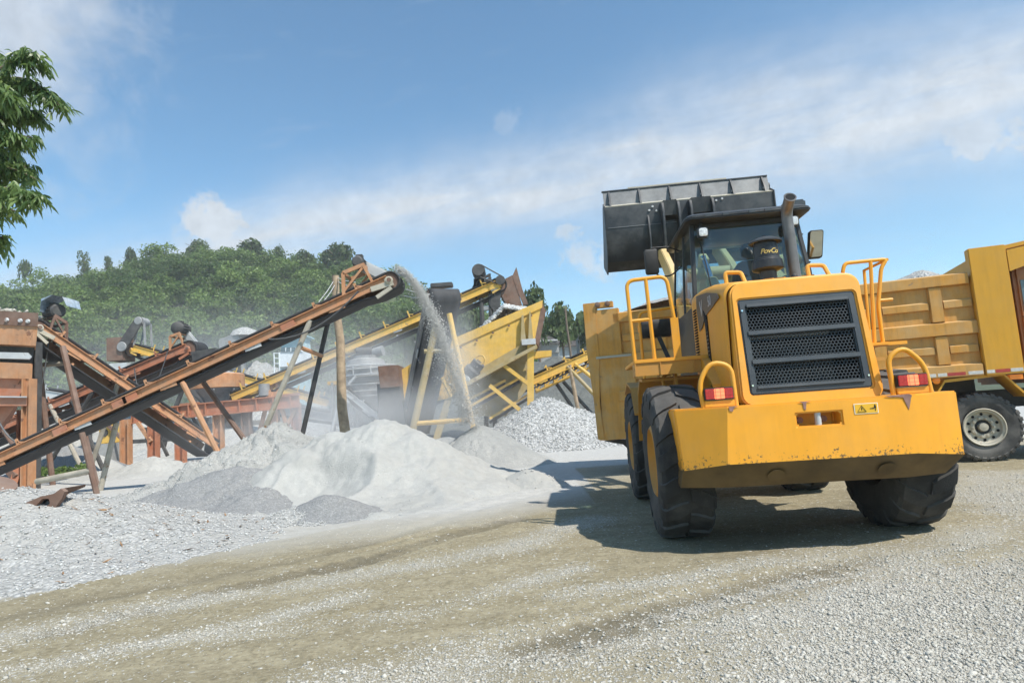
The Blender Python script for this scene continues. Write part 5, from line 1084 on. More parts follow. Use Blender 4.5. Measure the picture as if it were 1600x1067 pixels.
for a, b in (((735, 640), (812, 596)), ((765, 660), (826, 622)), ((725, 634), (790, 600))): part(MB().bar(at(*a, YH+.1), at(*b, YH+.1), .5, .12), 'belt_tray', 'belt_rubber', hp); part(MB().bar(at(a[0], a[1]-6, YH-.2), at(b[0], b[1]-6, YH-.2), .08, .10), 'tray_edge', 'plant_yellow', hp)
part(MB().box(-.3, .3, -.3, .3, -.12, .12, Matrix.Translation(at(826, 535, YH-.5))), 'spring_seat', 'pale_steel', hp)
part(slab([(832, 549), (862, 547), (862, 556), (835, 560)], YH+.5, YH+1.0), 'side_bracket', 'plant_yellow', hp)
# stone in the hopper
def hopper_stone():
    P_ = []; rng = np.random.default_rng(6)
    a, b = at(706, 528, YH+1.3), at(845, 472, YH+1.3); pk = at(788, 478, YH+1.3); n = 2600
    t = rng.random(n); y = rng.uniform(-1.2, 1.2, n); X = a.x+(b.x-a.x)*t; Zb = a.z+(b.z-a.z)*t-.45+np.clip(1-np.abs(X-pk.x)/1.9-np.abs(y)*.25, 0, 1)*1.05
    P_ = np.stack([X, YH+1.3+y, Zb-.1], -1)
    o = scatter_stones('gravel_heap', P_, rng.uniform(.07, .13, n), 'stone_grey', 3); tag(o, 'heap of broken stone inside the yellow hopper under the chute', 'gravel heap')
hopper_stone()
# left yellow screen's brown box
bx = thing('chute_box', 'brown steel box with dark chute left of the yellow hopper', 'chute', (at(606, 640, 27.5).x, 27.5, 0))
part(slab([(590, 572), (622, 570), (625, 604), (594, 607)], 27.2, 28.6), 'box', 'brown_steel', bx, bevel=.02)
part(slab([(594, 607), (625, 604), (634, 668), (612, 690), (590, 650)], 27.3, 28.4), 'chute', 'dark_steel', bx)
for x in (592, 622): part(MB().bar(at(x, 600, 28.8), down(at(x, 600, 28.8), at(x+6, 700, 28.8)), .16, .16), 'leg', 'dark_steel', bx)
# cone crusher
cc = thing('cone_crusher', 'grey cone crusher with railings and motor on top, wrapped in dust', 'crusher', (at(575, 640, 31).x, 31, 0))
c = at(578, 640, 31); zt = lambda y: at(578, y, 31).z
part(MB().lathe([(zt(575), 1.0), (zt(562), .85), (zt(560), .60), (zt(556), .60), (zt(556), .001)], (c.x-.1, 31, 0), (0, 0, 1), 28), 'crusher_head', 'grey_steel', cc)
part(MB().lathe([(zt(660), .55), (zt(640), .75), (zt(615), .95), (zt(600), .95), (zt(598), 1.1), (zt(590), 1.1), (zt(588), .8), (zt(575), .8)], (c.x, 31, 0), (0, 0, 1), 28), 'crusher_bowl', 'grey_steel', cc)
part(MB().lathe([(0, .001), (0, .26), (.75, .26), (.75, .001)], Vector((c.x-.55, 31, zt(550))), (1, .2, 0), 18), 'motor', 'dark_steel', cc)
part(MB().lathe([(0, .001), (0, .2), (.5, .25), (.5, .001)], Vector((c.x+.3, 31, zt(551))), (1, -.2, .1), 14), 'gearbox', 'grey_steel', cc)
part(MB().lathe([(zt(586), 1.05), (zt(586), 1.35), (zt(588), 1.35), (zt(588), 1.05)], (c.x, 31, 0), (0, 0, 1), 24), 'platform', 'pale_steel', cc)
mb = MB()
for yy in (573, 578): mb.tube([(c.x+1.33*math.cos(a), 31+1.33*math.sin(a), zt(yy)) for a in [2*math.pi*k/24 for k in range(25)]], .035, 5)
for k in range(10): a = 2*math.pi*k/10; mb.tube([(c.x+1.33*math.cos(a), 31+1.33*math.sin(a), zt(587)), (c.x+1.33*math.cos(a), 31+1.33*math.sin(a), zt(573))], .03, 5)
part(mb, 'railing', 'pale_steel', cc)
for a in (-2.5, -.6, .6, 2.5): part(MB().bar((c.x+1.1*math.cos(a), 31+1.1*math.sin(a), zt(588)), (c.x+1.15*math.cos(a), 31+1.15*math.sin(a), 0), .14, .14), 'column', 'pale_steel', cc)
for yy in (602, 612, 620): part(MB().box(c.x-.9, c.x+.9, 29.9, 29.96, zt(yy), zt(yy)+.06), 'cross_bar', 'pale_steel', cc)
part(slab([(541, 560), (556, 553), (560, 575), (548, 600)], 31, 31.6), 'side_chute', 'dark_steel', cc)
# small pale conveyors by the crusher
cJ = Conv('short pale conveyor sloping down beside the wooden pole', at(604, 662, 29.6), at(540, 612, 29.6), w=.8, bh=.2, m='pale_steel', idl=1.0, rd=.22, drop=.15, post=.15)
for a, b in (((545, 600), (556, 588)), ((533, 612), (524, 650))): cJ.leg(at(*a, 29.6), at(*b, 29.6), .07, 'pale_steel')
cK = Conv('long level grey conveyor low down behind the sand piles', at(436, 641, 38), at(560, 657, 36), w=1.0, bh=.4, m='grey_steel', idl=1.5, rd=.3, drop=.2, post=.3)
cL = Conv('far pale green conveyor behind the left screen house', at(50, 612, 40), at(170, 632, 40), w=1.0, bh=.45, m='pale_steel', idl=1.6, rd=.3, drop=.2, post=.4)
for a in (50, 90, 140): cL.leg(at(a, 620, 40.5), at(a+1, 690, 40.5), .12, 'dark_steel')
# platform with small motor between pole and crusher
pf = thing('motor_platform', 'small yellow platform with a grey motor beside the wooden pole', 'platform', at(537, 640, 30.5))
mb = MB(); mb.box(-.75, .75, 0, 1, -.08, .08, Matrix.Translation(at(536, 597, 30.5))); part(mb, 'deck', 'plant_yellow', pf)
for x in (519, 552): part(MB().bar(at(x, 597, 30.5), down(at(x, 597, 30.5), at(x+2, 640, 30.5)), .12, .12), 'leg', 'grey_steel', pf)
part(MB().lathe([(-.3, .001), (-.3, .3), (.35, .3), (.35, .001)], at(543, 590, 30.9), (1, 0, 0), 16), 'motor', 'pale_steel', pf)
# orange frame with the round bin
YF = 33.; of = thing('steel_frame', 'long red orange steel frame carrying the round bin', 'frame', (at(340, 640, YF).x, YF, 0))
def hb(a, b, y, hgt=.62, m='red_steel', nm='beam'):
    A_, B_ = at(*a, y), at(*b, y); mb = MB(); mb.bar(A_, B_, .06, hgt)
    for sg in (1, -1): mb.bar(A_+UP*sg*hgt/2, B_+UP*sg*hgt/2, .32, .06)
    n = 7
    for k in range(n): q = A_+(B_-A_)*(k+.5)/n; mb.box(q.x-.03, q.x+.03, y-.15, y-.03, q.z-hgt/2, q.z+hgt/2)
    part(mb, nm, m, of)
hb((205, 652), (300, 642), YF); hb((283, 643), (468, 626), YF-.4); hb((283, 640), (468, 623), YF+3.)
for x, y0, m in ((341, 635, 'orange_steel'), (462, 630, 'red_steel'), (428, 612, 'orange_steel'), (282, 660, 'red_steel'), (240, 655, 'red_steel'), (197, 655, 'orange_steel'), (385, 640, 'brown_steel')):
    p = at(x, y0, YF-.2); mb = MB(); mb.box(p.x-.22, p.x-.16, YF-.4, YF, -.1, p.z); mb.box(p.x+.16, p.x+.22, YF-.4, YF, -.1, p.z); mb.box(p.x-.16, p.x+.16, YF-.22, YF-.18, -.1, p.z); part(mb, 'column', m, of)
for a, b in (((420, 610), (428, 640)), ((440, 606), (416, 640)), ((446, 670), (462, 640)), ((440, 640), (452, 672)), ((215, 660), (236, 690))): part(MB().bar(at(*a, YF-.3), at(*b, YF-.3), .16, .16), 'brace', 'orange_steel', of)
for a, b, yy, m, w_ in (((238, 662), (262, 712), 1.5, 'dark_steel', .14), ((262, 655), (236, 700), 1.2, 'brown_steel', .14), ((300, 650), (322, 690), 2.0, 'dark_steel', .14), ((352, 640), (388, 690), 2.2, 'brown_steel', .14), ((205, 690), (300, 684), 2.5, 'dark_steel', .22), ((300, 668), (470, 655), 2.6, 'grey_steel', .26), ((380, 655), (408, 690), 1.8, 'dark_steel', .14), ((160, 655), (205, 700), 2.4, 'brown_steel', .16)):
    part(MB().bar(at(*a, YF+yy), at(*b, YF+yy), w_, w_), 'cross_brace', m, of)
for x0, x1, y0, y1, yy, m in ((345, 380, 640, 668, 1.6, 'dark_steel'), (222, 256, 668, 700, 3.2, 'dark_steel'), (300, 326, 655, 690, 3.4, 'grey_steel')):
    part(slab([(x0, y0), (x1, y0-3), (x1-8, y1), (x0+8, y1+1)], YF+yy, YF+yy+.8), 'under_hopper', m, of, bevel=.03)
db = thing('drive_box', 'small yellow drive box low between the rusty conveyor legs', 'drive box', (at(163, 690, 35.5).x, 35.5, 0))
part(slab([(154, 664), (171, 662), (172, 692), (155, 694)], 35.5, 36.4), 'housing', 'plant_yellow', db, bevel=.03); part(slab([(152, 694), (174, 692), (175, 735), (153, 737)], 35.4, 36.5), 'base', 'shed_grey', db)
part(MB().lathe([(0, .001), (0, .22), (-.06, .2), (-.06, .001)], at(163, 676, 35.5), (0, 1, 0), 16), 'cover_plate', 'dark_steel', db)
rb = thing('round_bin', 'round orange bin with a grey cone bottom on the steel frame', 'bin', (at(340, 640, YF+1.3).x, YF+1.3, 0))
rc = at(340, 600, YF+1.3); zz = lambda y: at(340, y, YF+1.3).z
part(MB().lathe([(zz(608), 1.30), (zz(607), 1.36), (zz(587), 1.36), (zz(585), 1.28), (zz(604), 1.26)], (rc.x, rc.y, 0), (0, 0, 1), 40), 'ring_wall', 'orange_steel', rb)
part(MB().lathe([(zz(608), 1.32), (zz(616), 1.1), (zz(626), .8), (zz(640), .7)], (rc.x, rc.y, 0), (0, 0, 1), 40), 'cone', 'grey_steel', rb)
part(MB().lathe([(zz(589), 1.27), (zz(583), .9), (zz(578), .3), (zz(577), 0)], (rc.x, rc.y, 0), (0, 0, 1), 32), 'stone_fill', 'gravel_pale', rb)
for k in range(8): a = k*math.pi/4+.3; mb = MB(); mb.bar((rc.x+1.30*math.cos(a), rc.y+1.30*math.sin(a), zz(610)), (rc.x+.8*math.cos(a), rc.y+.8*math.sin(a), zz(628)), .05, .08); part(mb, 'cone_rib', 'grey_steel', rb)
# left screen house
YS = 19.6; sc_ = thing('screen_house', 'orange vibrating screen on rusty columns at the left edge', 'screen house', (at(20, 700, YS).x, YS, 0))
part(slab([(-160, 478), (60, 489), (59, 510), (-160, 500)], YS-.1, YS+3, -.76), 'top_rim', 'brown_steel', sc_)
part(slab([(-160, 500), (59, 510), (56, 540), (-160, 530)], YS-.05, YS+2.9, -.76), 'upper_panel', 'orange_steel', sc_)
part(slab([(-160, 531), (54, 540), (50, 569), (-160, 562)], YS+.35, YS+2.6, -.76), 'screen_deck', 'dark_steel', sc_)
part(slab([(-160, 547), (44, 551), (50, 557), (46, 561), (-160, 556)], YS-.08, YS+.1, -.76), 'deck_rail', 'pale_steel', sc_)
part(slab([(-160, 559), (51, 568), (50, 592), (-160, 586)], YS-.05, YS+2.7, -.76), 'lower_panel', 'orange_steel', sc_)
part(slab([(-160, 588), (44, 592), (20, 640), (-40, 720), (-160, 720)], YS+.1, YS+2.4, -.76), 'discharge_hopper', 'red_steel', sc_)
part(slab([(-160, 618), (42, 621), (42, 634), (-160, 634)], YS-.2, YS+.0, -.76), 'front_beam', 'red_steel', sc_)
part(slab([(-160, 617), (42, 619), (42, 621), (-160, 620)], YS-.3, YS+.1, -.76), 'beam_flange', 'pale_steel', sc_)
for x, y0, m, yy in ((46, 592, 'orange_steel', YS), (37, 640, 'red_steel', YS+2.4), (55, 535, 'dark_steel', YS+1.)):
    p = at(x, y0, yy); mb = MB(); mb.box(p.x-.13, p.x-.09, yy-.15, yy+.15, -.1, p.z); mb.box(p.x+.09, p.x+.13, yy-.15, yy+.15, -.1, p.z); mb.box(p.x-.09, p.x+.09, yy-.02, yy+.02, -.1, p.z); part(mb, 'column', m, sc_)
part(MB().bar(at(20, 755, YS), at(40, 690, YS+.2), .22, .2), 'brace', 'red_steel', sc_)
part(MB().bar(at(-10, 705, YS), at(25, 745, YS), .2, .2), 'brace', 'brown_steel', sc_)
for k, (x, y) in enumerate(((11, 500), (32, 501), (44, 502))): part(MB().lathe([(0, 0), (0, .07), (-.05, .05), (-.05, 0)], at(x, y, YS-.12), (0, 1, 0), 10), 'bolt_head', 'pale_steel', sc_)
tag(scatter_stones('gravel_heap', np.array([[at(x, 489+RNG.uniform(-1, 2), YS+1).x, YS+RNG.uniform(.4, 2.4), at(x, 489, YS+1).z-.15+RNG.uniform(0, .2)] for x in RNG.uniform(-60, 36, 260)]), RNG.uniform(.05, .12, 260), 'stone_pale', 3), 'pale stones piled on top of the orange screen house', 'gravel heap')
# far silo, cabin, sheds
YC = 52.; si = thing('silo', 'grey box silo topped with pale stone on the wooded slope', 'silo', (at(365, 560, YC).x, YC, 0))
part(slab([(342, 530), (374, 519), (372, 548), (355, 556), (343, 552)], YC, YC+3), 'bin_wall', 'grey_steel', si)
part(slab([(355, 556), (372, 548), (374, 585), (356, 590)], YC+.5, YC+2), 'bin_hopper', 'shed_grey', si)
for x in (345, 372): part(MB().bar(at(x, 550, YC), down(at(x, 550, YC), at(x+3, 640, YC)), .3, .3), 'leg', 'dark_steel', si)
part(MB().lathe([(-.2, 1.2), (.3, .9), (.55, .3), (.6, 0)], at(382, 522, YC+1), (0, 0, 1), 20), 'stone_heap', 'gravel_pale', si)
cb = thing('control_cabin', 'pale blue and white control cabin with a band of windows', 'cabin', (at(455, 600, 50).x, 50, 0))
part(slab([(437, 550), (470, 548), (470, 572), (437, 573)], 50, 52.5), 'lower_wall', 'cabin_white', cb)
part(slab([(439, 529), (469, 523), (471, 542), (439, 543)], 50.1, 52.4), 'upper_wall', 'cabin_blue', cb)
part(slab([(437, 529), (472, 521), (472, 523), (437, 531)], 49.7, 52.8), 'roof', 'cabin_blue', cb)
part(slab([(437, 575), (475, 572), (480, 700), (442, 702)], 50.4, 52), 'base_wall', 'cabin_blue', cb)
for k in range(4):
    x = 439+k*8; w_ = part(slab([(x, 543.5), (x+6.5, 543), (x+6.5, 549), (x, 549.5)], 49.92, 50.3), 'window', 'pane', cb)
    part(slab([(x+6.6, 543), (x+8, 543), (x+8, 549), (x+6.6, 549)], 49.9, 50.3), 'frame', 'cabin_white', w_)
mb = MB()
for x in (428, 436): mb.tube([at(x, 551, 50), at(x+1, 585, 50)], .05, 6)
for y in (552, 560, 568): mb.tube([at(428, y, 50), at(437, y, 50)], .04, 6)
part(mb, 'ladder', 'cabin_white', cb)
sh = thing('shed', 'low grey shed with pale wall behind the yellow hopper', 'shed', (at(860, 560, 60).x, 60, 0))
part(slab([(840, 534), (871, 532), (874, 550), (842, 552)], 60, 64), 'wall', 'shed_grey', sh); part(slab([(832, 538), (852, 522), (875, 533), (874, 536)], 59.6, 64.4), 'roof', 'shed_roof', sh)
part(slab([(838, 532), (871, 530), (871, 532), (838, 534)], 59.5, 59.9), 'eave', 'pale_steel', sh)
part(slab([(842, 552), (874, 550), (880, 645), (848, 648)], 60.2, 63.8), 'base_wall', 'shed_grey', sh)
sh2 = thing('shed', 'long low shed with dark roof beside the thin pole', 'shed', (at(895, 550, 70).x, 70, 0))
part(slab([(872, 541), (925, 539), (925, 556), (872, 558)], 70, 75), 'wall', 'cabin_white', sh2); part(slab([(868, 534), (925, 530), (927, 539), (869, 542)], 69.5, 75.5), 'roof', 'shed_roof', sh2)
part(slab([(872, 558), (925, 556), (930, 630), (878, 632)], 70.2, 74.8), 'base_wall', 'shed_grey', sh2); part(slab([(904, 526), (925, 526), (925, 552), (906, 552)], 66, 69), 'side_tank', 'grey_steel', sh2)
def pole(nm, label, a, b, Y, r0, r1, m):
    t = thing(nm, label, 'pole', (at(*b, Y).x, Y, 0)); B_ = at(*a, Y); A_ = down(B_, at(*b, Y)); k = 6
    part(MB().tube([A_+(B_-A_)*i/k+Vector((math.sin(i*2.1)*r0*.25, 0, 0)) for i in range(k+1)], r0, 10, r1), 'shaft', m, t, smooth=60); return t
wp = pole('wooden_pole', 'tall weathered wooden pole standing behind the long orange conveyor', (524, 431), (538, 668), 19.5, .165, .11, 'wood')
for a, b in (((527, 434), (556, 441)), ((527, 440), (560, 450)), ((522, 438), (498, 472)), ((524, 444), (506, 470)), ((634, 452), (665, 458)), ((632, 462), (665, 466))):
    part(MB().tube([at(*a, 19.5), (at(*a, 19.5)+at(*b, 18.))/2-UP*.03, at(*b, 18.)], .012, 4), 'guy_wire', 'pale_steel', wp)
pole('power_pole', 'thin bare pole in front of the far low shed', (883, 482), (892, 560), 45, .11, .07, 'bark')
# scrap at the left edge
sp = thing('scrap_chute', 'bent rusty steel chute lying half buried in the near left bank', 'scrap metal', (at(75, 800, 8.3).x, 8.3, 0))
prof = [(38, 786), (62, 776), (84, 771), (95, 763), (101, 768), (97, 778), (88, 790), (82, 806), (72, 806), (68, 796), (78, 786), (76, 779), (66, 779), (56, 790)]
part(slab(prof, 8.25, 8.32), 'front_plate', 'brown_steel', sp); part(slab([(38, 786), (62, 776), (84, 771), (95, 763), (94, 767), (62, 780), (42, 789)], 8.32, 8.8), 'trough', 'brown_steel', sp, smooth=60)
sp2 = thing('scrap_drum', 'battered grey brown steel drum cut off by the left edge of the photo', 'scrap metal', (at(-5, 790, 8.6).x, 8.6, 0))
part(MB().lathe([(-.35, .001), (-.35, .14), (-.2, .17), (0, .15), (.02, .19), (.12, .19), (.14, .0)], at(-4, 768, 8.6), (.5, -.2, .85), 20), 'drum', 'brown_steel', sp2); part(MB().bar(at(4, 775, 8.5), at(8, 800, 8.5), .12, .10), 'foot', 'dark_steel', sp2)
# the falling sand
def stream():
    rng = np.random.default_rng(12); path = [at(*q, 17.4) for q in ((618, 421), (634, 428), (648, 443), (660, 463), (671, 486), (682, 512), (692, 540), (702, 568), (712, 600), (724, 635), (733, 662))]
    Pp = np.array([p[:] for p in path]); n = 40000; t = rng.random(n)**.85*(len(path)-1.001); i = t.astype(int); f = (t-i)[:, None]; C_ = Pp[i]*(1-f)+Pp[i+1]*f
    tt = t/(len(path)-1); sp_ = .05+.22*tt; clump = (vnoise(t*2.2, t*0+1, 2.4, 3, 3)-.5)*.10
    g = rng.normal(0, 1, n); off = np.stack([g*sp_+clump, rng.uniform(-.35, .35, n), -np.abs(g)*.02+rng.normal(0, .06, n)], -1)
    near = rng.random(n) < .62; off[near, 0] = off[near, 0]*.5+.03; s0 = 0
    P_ = C_+off; s_ = np.clip(rng.lognormal(math.log(.0075), .5, n), .003, .028)
    tag(scatter_stones('falling_sand', P_, s_, 'stone_dustfall', 9), 'stream of grey sand falling from the conveyor head onto the cone', 'falling sand', kind='stuff')
stream()
# ---------------------------------------------------------------- hill and vegetation
SKY = [(-420, 452), (-200, 446), (-60, 440), (0, 440), (40, 437), (100, 430), (150, 422), (200, 414), (255, 398), (300, 388), (350, 386), (400, 388), (440, 400), (500, 406), (550, 410), (600, 420), (650, 442), (700, 464), (760, 484), (820, 502), (880, 516), (940, 528), (1100, 545), (1300, 545), (1600, 545), (2000, 545)]
rp = [at(x, y, 150) for x, y in SKY]; RXs = np.array([p.x for p in rp]); RZs = np.array([p.z for p in rp])-4.5
def hill_z(x, y):
    k = 150/np.maximum(y, 30); h = np.interp(x*k, RXs, RZs)              # crest height met along this line of sight, scaled to a ridge 150 m away
    hr = np.interp(x, RXs, RZs)
    t = np.clip((y-62)/88, 0, 1); t = t*t*(3-2*t)*.35+t*.65
    z = hr*t+3.2*(vnoise(x, y, .035, 41, 4)-.5)*t*2
    return np.where(y > 150, hr-(y-150)*.10, z)
def hill():
    xs = np.linspace(-330, 330, 150); ys = np.concatenate([np.linspace(60, 160, 60), np.linspace(165, 330, 20)]); X, Y = np.meshgrid(xs, ys); Z = hill_z(X, Y)-.4
    Z[0, :] = -1
    mat('hill_soil', (.055, .070, .030), .95, var=.35, vs=.15, bump=.3, bs=1.)
    tag(np_mesh('hill', np.stack([X, Y, Z], -1).reshape(-1, 3), grid_faces(150, 80), 'hill_soil', smooth=True), kind='structure')
hill()
def leaf_cloud(cen, rad, n, size, rng, squash=.8, tint=.5, tvar=.25, hollow=.55, lobes=7):
    """n leaf-clump quads through a lumpy crown volume; returns verts (n*4,3) and tints (n*4)"""
    lc = rng.normal(0, 1, (lobes, 3)); lc /= np.linalg.norm(lc, axis=1)[:, None]; lc *= rad*.52*rng.uniform(.5, 1, (lobes, 1)); lc[:, 2] = lc[:, 2]*squash+rad*.05
    lr = rad*rng.uniform(.36, .62, lobes); i = rng.integers(0, lobes, n)
    d = rng.normal(0, 1, (n, 3)); d /= np.linalg.norm(d, axis=1)[:, None]; d[:, 2] = np.where(d[:, 2] < -.3, -d[:, 2], d[:, 2])
    r = lr[i]*(hollow+(1-hollow)*rng.random(n)**.5); c = lc[i]+d*r[:, None]*np.array([1, 1, squash]); 
    nr = d+rng.normal(0, .55, (n, 3)); nr /= np.linalg.norm(nr, axis=1)[:, None]
    a = np.cross(nr, rng.normal(0, 1, (n, 3))); a /= np.linalg.norm(a, axis=1)[:, None]+1e-9; b = np.cross(nr, a)
    s_ = size*rng.uniform(.55, 1.25, (n, 1)); c = c+cen
    V = np.stack([c-a*s_-b*s_*.5, c+a*s_*.2-b*s_*.75, c+a*s_+b*s_*.35, c-a*s_*.35+b*s_*.8], 1).reshape(-1, 3)
    t = np.clip(tint+rng.normal(0, tvar, n)+.10*(lc[i][:, 2]/rad), 0, 1); return V, np.repeat(t, 4)
def forest():
    rng = np.random.default_rng(17); Vs = []; Ts = []; cnt = 0
    while cnt < 3000:
        y = 64+90*rng.random()**.8; x = rng.uniform(-1.02, .30)*y; z = float(hill_z(np.array([x]), np.array([y]))[0])
        if y < 68 and rng.random() < .5: continue
        rad = rng.choice([1.1, 1.5, 2.0, 2.7, 3.4], p=[.26, .26, .22, .16, .10])*(.68+y/300); tall = rng.random() < .05
        tint = np.clip(.45+.9*(vnoise(np.array([x]), np.array([y]), .05, 51, 3)[0]-.5)+rng.normal(0, .26), .0, 1.)
        n = int(130+95*rad); V, T = leaf_cloud(np.array([x, y, z+rad*(.45 if not tall else 1.1)]), rad, n, .155+.022*rad, rng, .9, tint, .22, .35, 9)
        Vs.append(V); Ts.append(T); cnt += 1
    V = np.concatenate(Vs); tag(np_mesh('forest', V, np.arange(len(V)).reshape(-1, 4), 'leaf_hill', {'tint': np.concatenate(Ts)}), 'dense green wood covering the far hill', 'forest', kind='stuff')
forest()
def far_tree(label, px, py_top, py_base, Y, wpx, mtl='leaf_dark', n=420, tint=.4, lobes=6, squash=.9, seed=0, loose=.4, cat='tree', group=None):
    rng = np.random.default_rng(100+seed); a, b = at(px, py_top, Y), at(px, py_base+(9 if Y > 100 else 0), Y); hgt = a.z-b.z; rad = wpx*Y/1000/2
    t = thing('tree', label, cat, b, group=group); V, T = leaf_cloud(np.zeros(3), rad, n*2, rad*.085, rng, squash, tint, .2, loose, lobes)
    zs = V[:, 2]; k = hgt*.86/(zs.max()-zs.min()); V[:, 2] = (zs-zs.min())*k+hgt*.14; V[:, 2] -= (V[:, 2].max()-hgt)
    np_mesh('crown', V, np.arange(len(V)).reshape(-1, 4), mtl, {'tint': T}, parent=t)
    gr_ = min(-1.5, float(hill_z(np.array([b.x]), np.array([Y]))[0] if Y > 62 else 0)-b.z-.3) if Y < 100 else -1.5
    mb = MB(); mb.tube([(0, 0, gr_), (.05*rad, 0, hgt*.4), (0, 0, hgt*.85)], max(.12, rad*.07), 7, rad*.025)
    mb.build('trunk', 'bark', t)
    for k in range(5):
        a_ = k*1.26+seed; mb = MB(); mb.tube([(0, 0, hgt*(.35+.08*k)), (rad*.35*math.cos(a_), rad*.35*math.sin(a_), hgt*(.48+.08*k)), (rad*.65*math.cos(a_), rad*.65*math.sin(a_), hgt*(.55+.08*k))], rad*.03, 5, rad*.012); mb.build('limb', 'bark', t)
G_ = 'single trees standing out on the skyline'
far_tree('small dark tree alone on the left end of the ridge', 39, 404, 438, 150, 24, n=260, tint=.3, seed=1, group=G_)
far_tree('slender pale tree on the ridge left of the hill', 131, 391, 430, 150, 25, n=300, tint=.55, seed=2, squash=1.3, group=G_)
far_tree('dark bushy tree on the ridge with a flat spreading top', 202, 386, 424, 148, 36, n=420, tint=.25, seed=3, group=G_)
far_tree('low rounded tree between the two ridge trees', 168, 399, 428, 150, 22, n=240, tint=.45, seed=4, group=G_)
far_tree('wide dense tree on the very top of the hill', 395, 372, 405, 148, 60, n=700, tint=.35, seed=5, lobes=9, group=G_)
far_tree('broad rounded tree on the hilltop left shoulder', 305, 372, 405, 148, 44, n=560, tint=.42, seed=6, lobes=8, group=G_)
far_tree('small tree with bare gap on the hill right shoulder', 434, 382, 412, 148, 28, n=260, tint=.35, seed=7, group=G_)
far_tree('large dark tree at the right end of the hilltop', 528, 376, 428, 140, 62, n=820, tint=.18, seed=8, lobes=9, group=G_)
far_tree('medium tree left of the large dark hilltop tree', 478, 388, 418, 142, 44, n=480, tint=.4, seed=9, group=G_)
G2_ = 'trees behind the yellow hopper'
far_tree('tall thin crowned tree rising behind the yellow hopper', 843, 438, 560, 58, 56, n=620, tint=.30, seed=10, lobes=11, squash=1.1, loose=.15, group=G2_)
far_tree('dark tree between the steep conveyor and the hopper', 735, 462, 575, 60, 74, n=1100, tint=.35, seed=11, lobes=10, group=G2_)
far_tree('round green tree right of the thin crowned tree', 880, 470, 560, 64, 66, n=1100, tint=.5, seed=12, lobes=10, group=G2_)
far_tree('bushy tree half hidden by the truck tail', 925, 478, 560, 66, 70, n=1000, tint=.55, seed=13, lobes=10, group=G2_)
far_tree('leafy tree seen between falling sand and steep conveyor', 660, 470, 590, 62, 80, n=1100, tint=.42, seed=14, lobes=10, group=G2_)
far_tree('low green tree under the tall hopper chute', 790, 490, 575, 56, 70, n=900, tint=.4, seed=15, lobes=10, group=G2_)
far_tree('squat green tree behind the low shed', 905, 505, 562, 76, 80, n=900, tint=.45, seed=16, lobes=10, group=G2_)
def bush():
    rng = np.random.default_rng(5); p = at(92, 742, 26.); V = []; T = []
    for dx in (-.75, -.2, .35, .8): v, t_ = leaf_cloud(np.array([p.x+dx, 26+rng.uniform(-.3, .3), .25]), .48, 130, .07, rng, .6, .6, .2); V.append(v); T.append(t_)
    V = np.concatenate(V); tag(np_mesh('weed_patch', V, np.arange(len(V)).reshape(-1, 4), 'leaf_hill', {'tint': np.concatenate(T)}), 'low green weeds growing under the left conveyor', 'weeds')
bush()
def dry_weeds():
    rng = np.random.default_rng(9); V = []; T = []; mat_leaf('dry_grass', (.20, .13, .035), (.36, .27, .09), .2)
    for px, py in ((243, 866), (250, 864), (257, 862), (264, 861)):
        p = gz(px, py); v, t_ = leaf_cloud(np.array([p.x, p.y, .04]), .12, 60, .022, rng, .5, .5, .25); V.append(v); T.append(t_)
    V = np.concatenate(V); tag(np_mesh('weed_patch', V, np.arange(len(V)).reshape(-1, 4), 'dry_grass', {'tint': np.concatenate(T)}), 'dry yellow weeds at the foot of the near gravel bank', 'weeds')
dry_weeds()
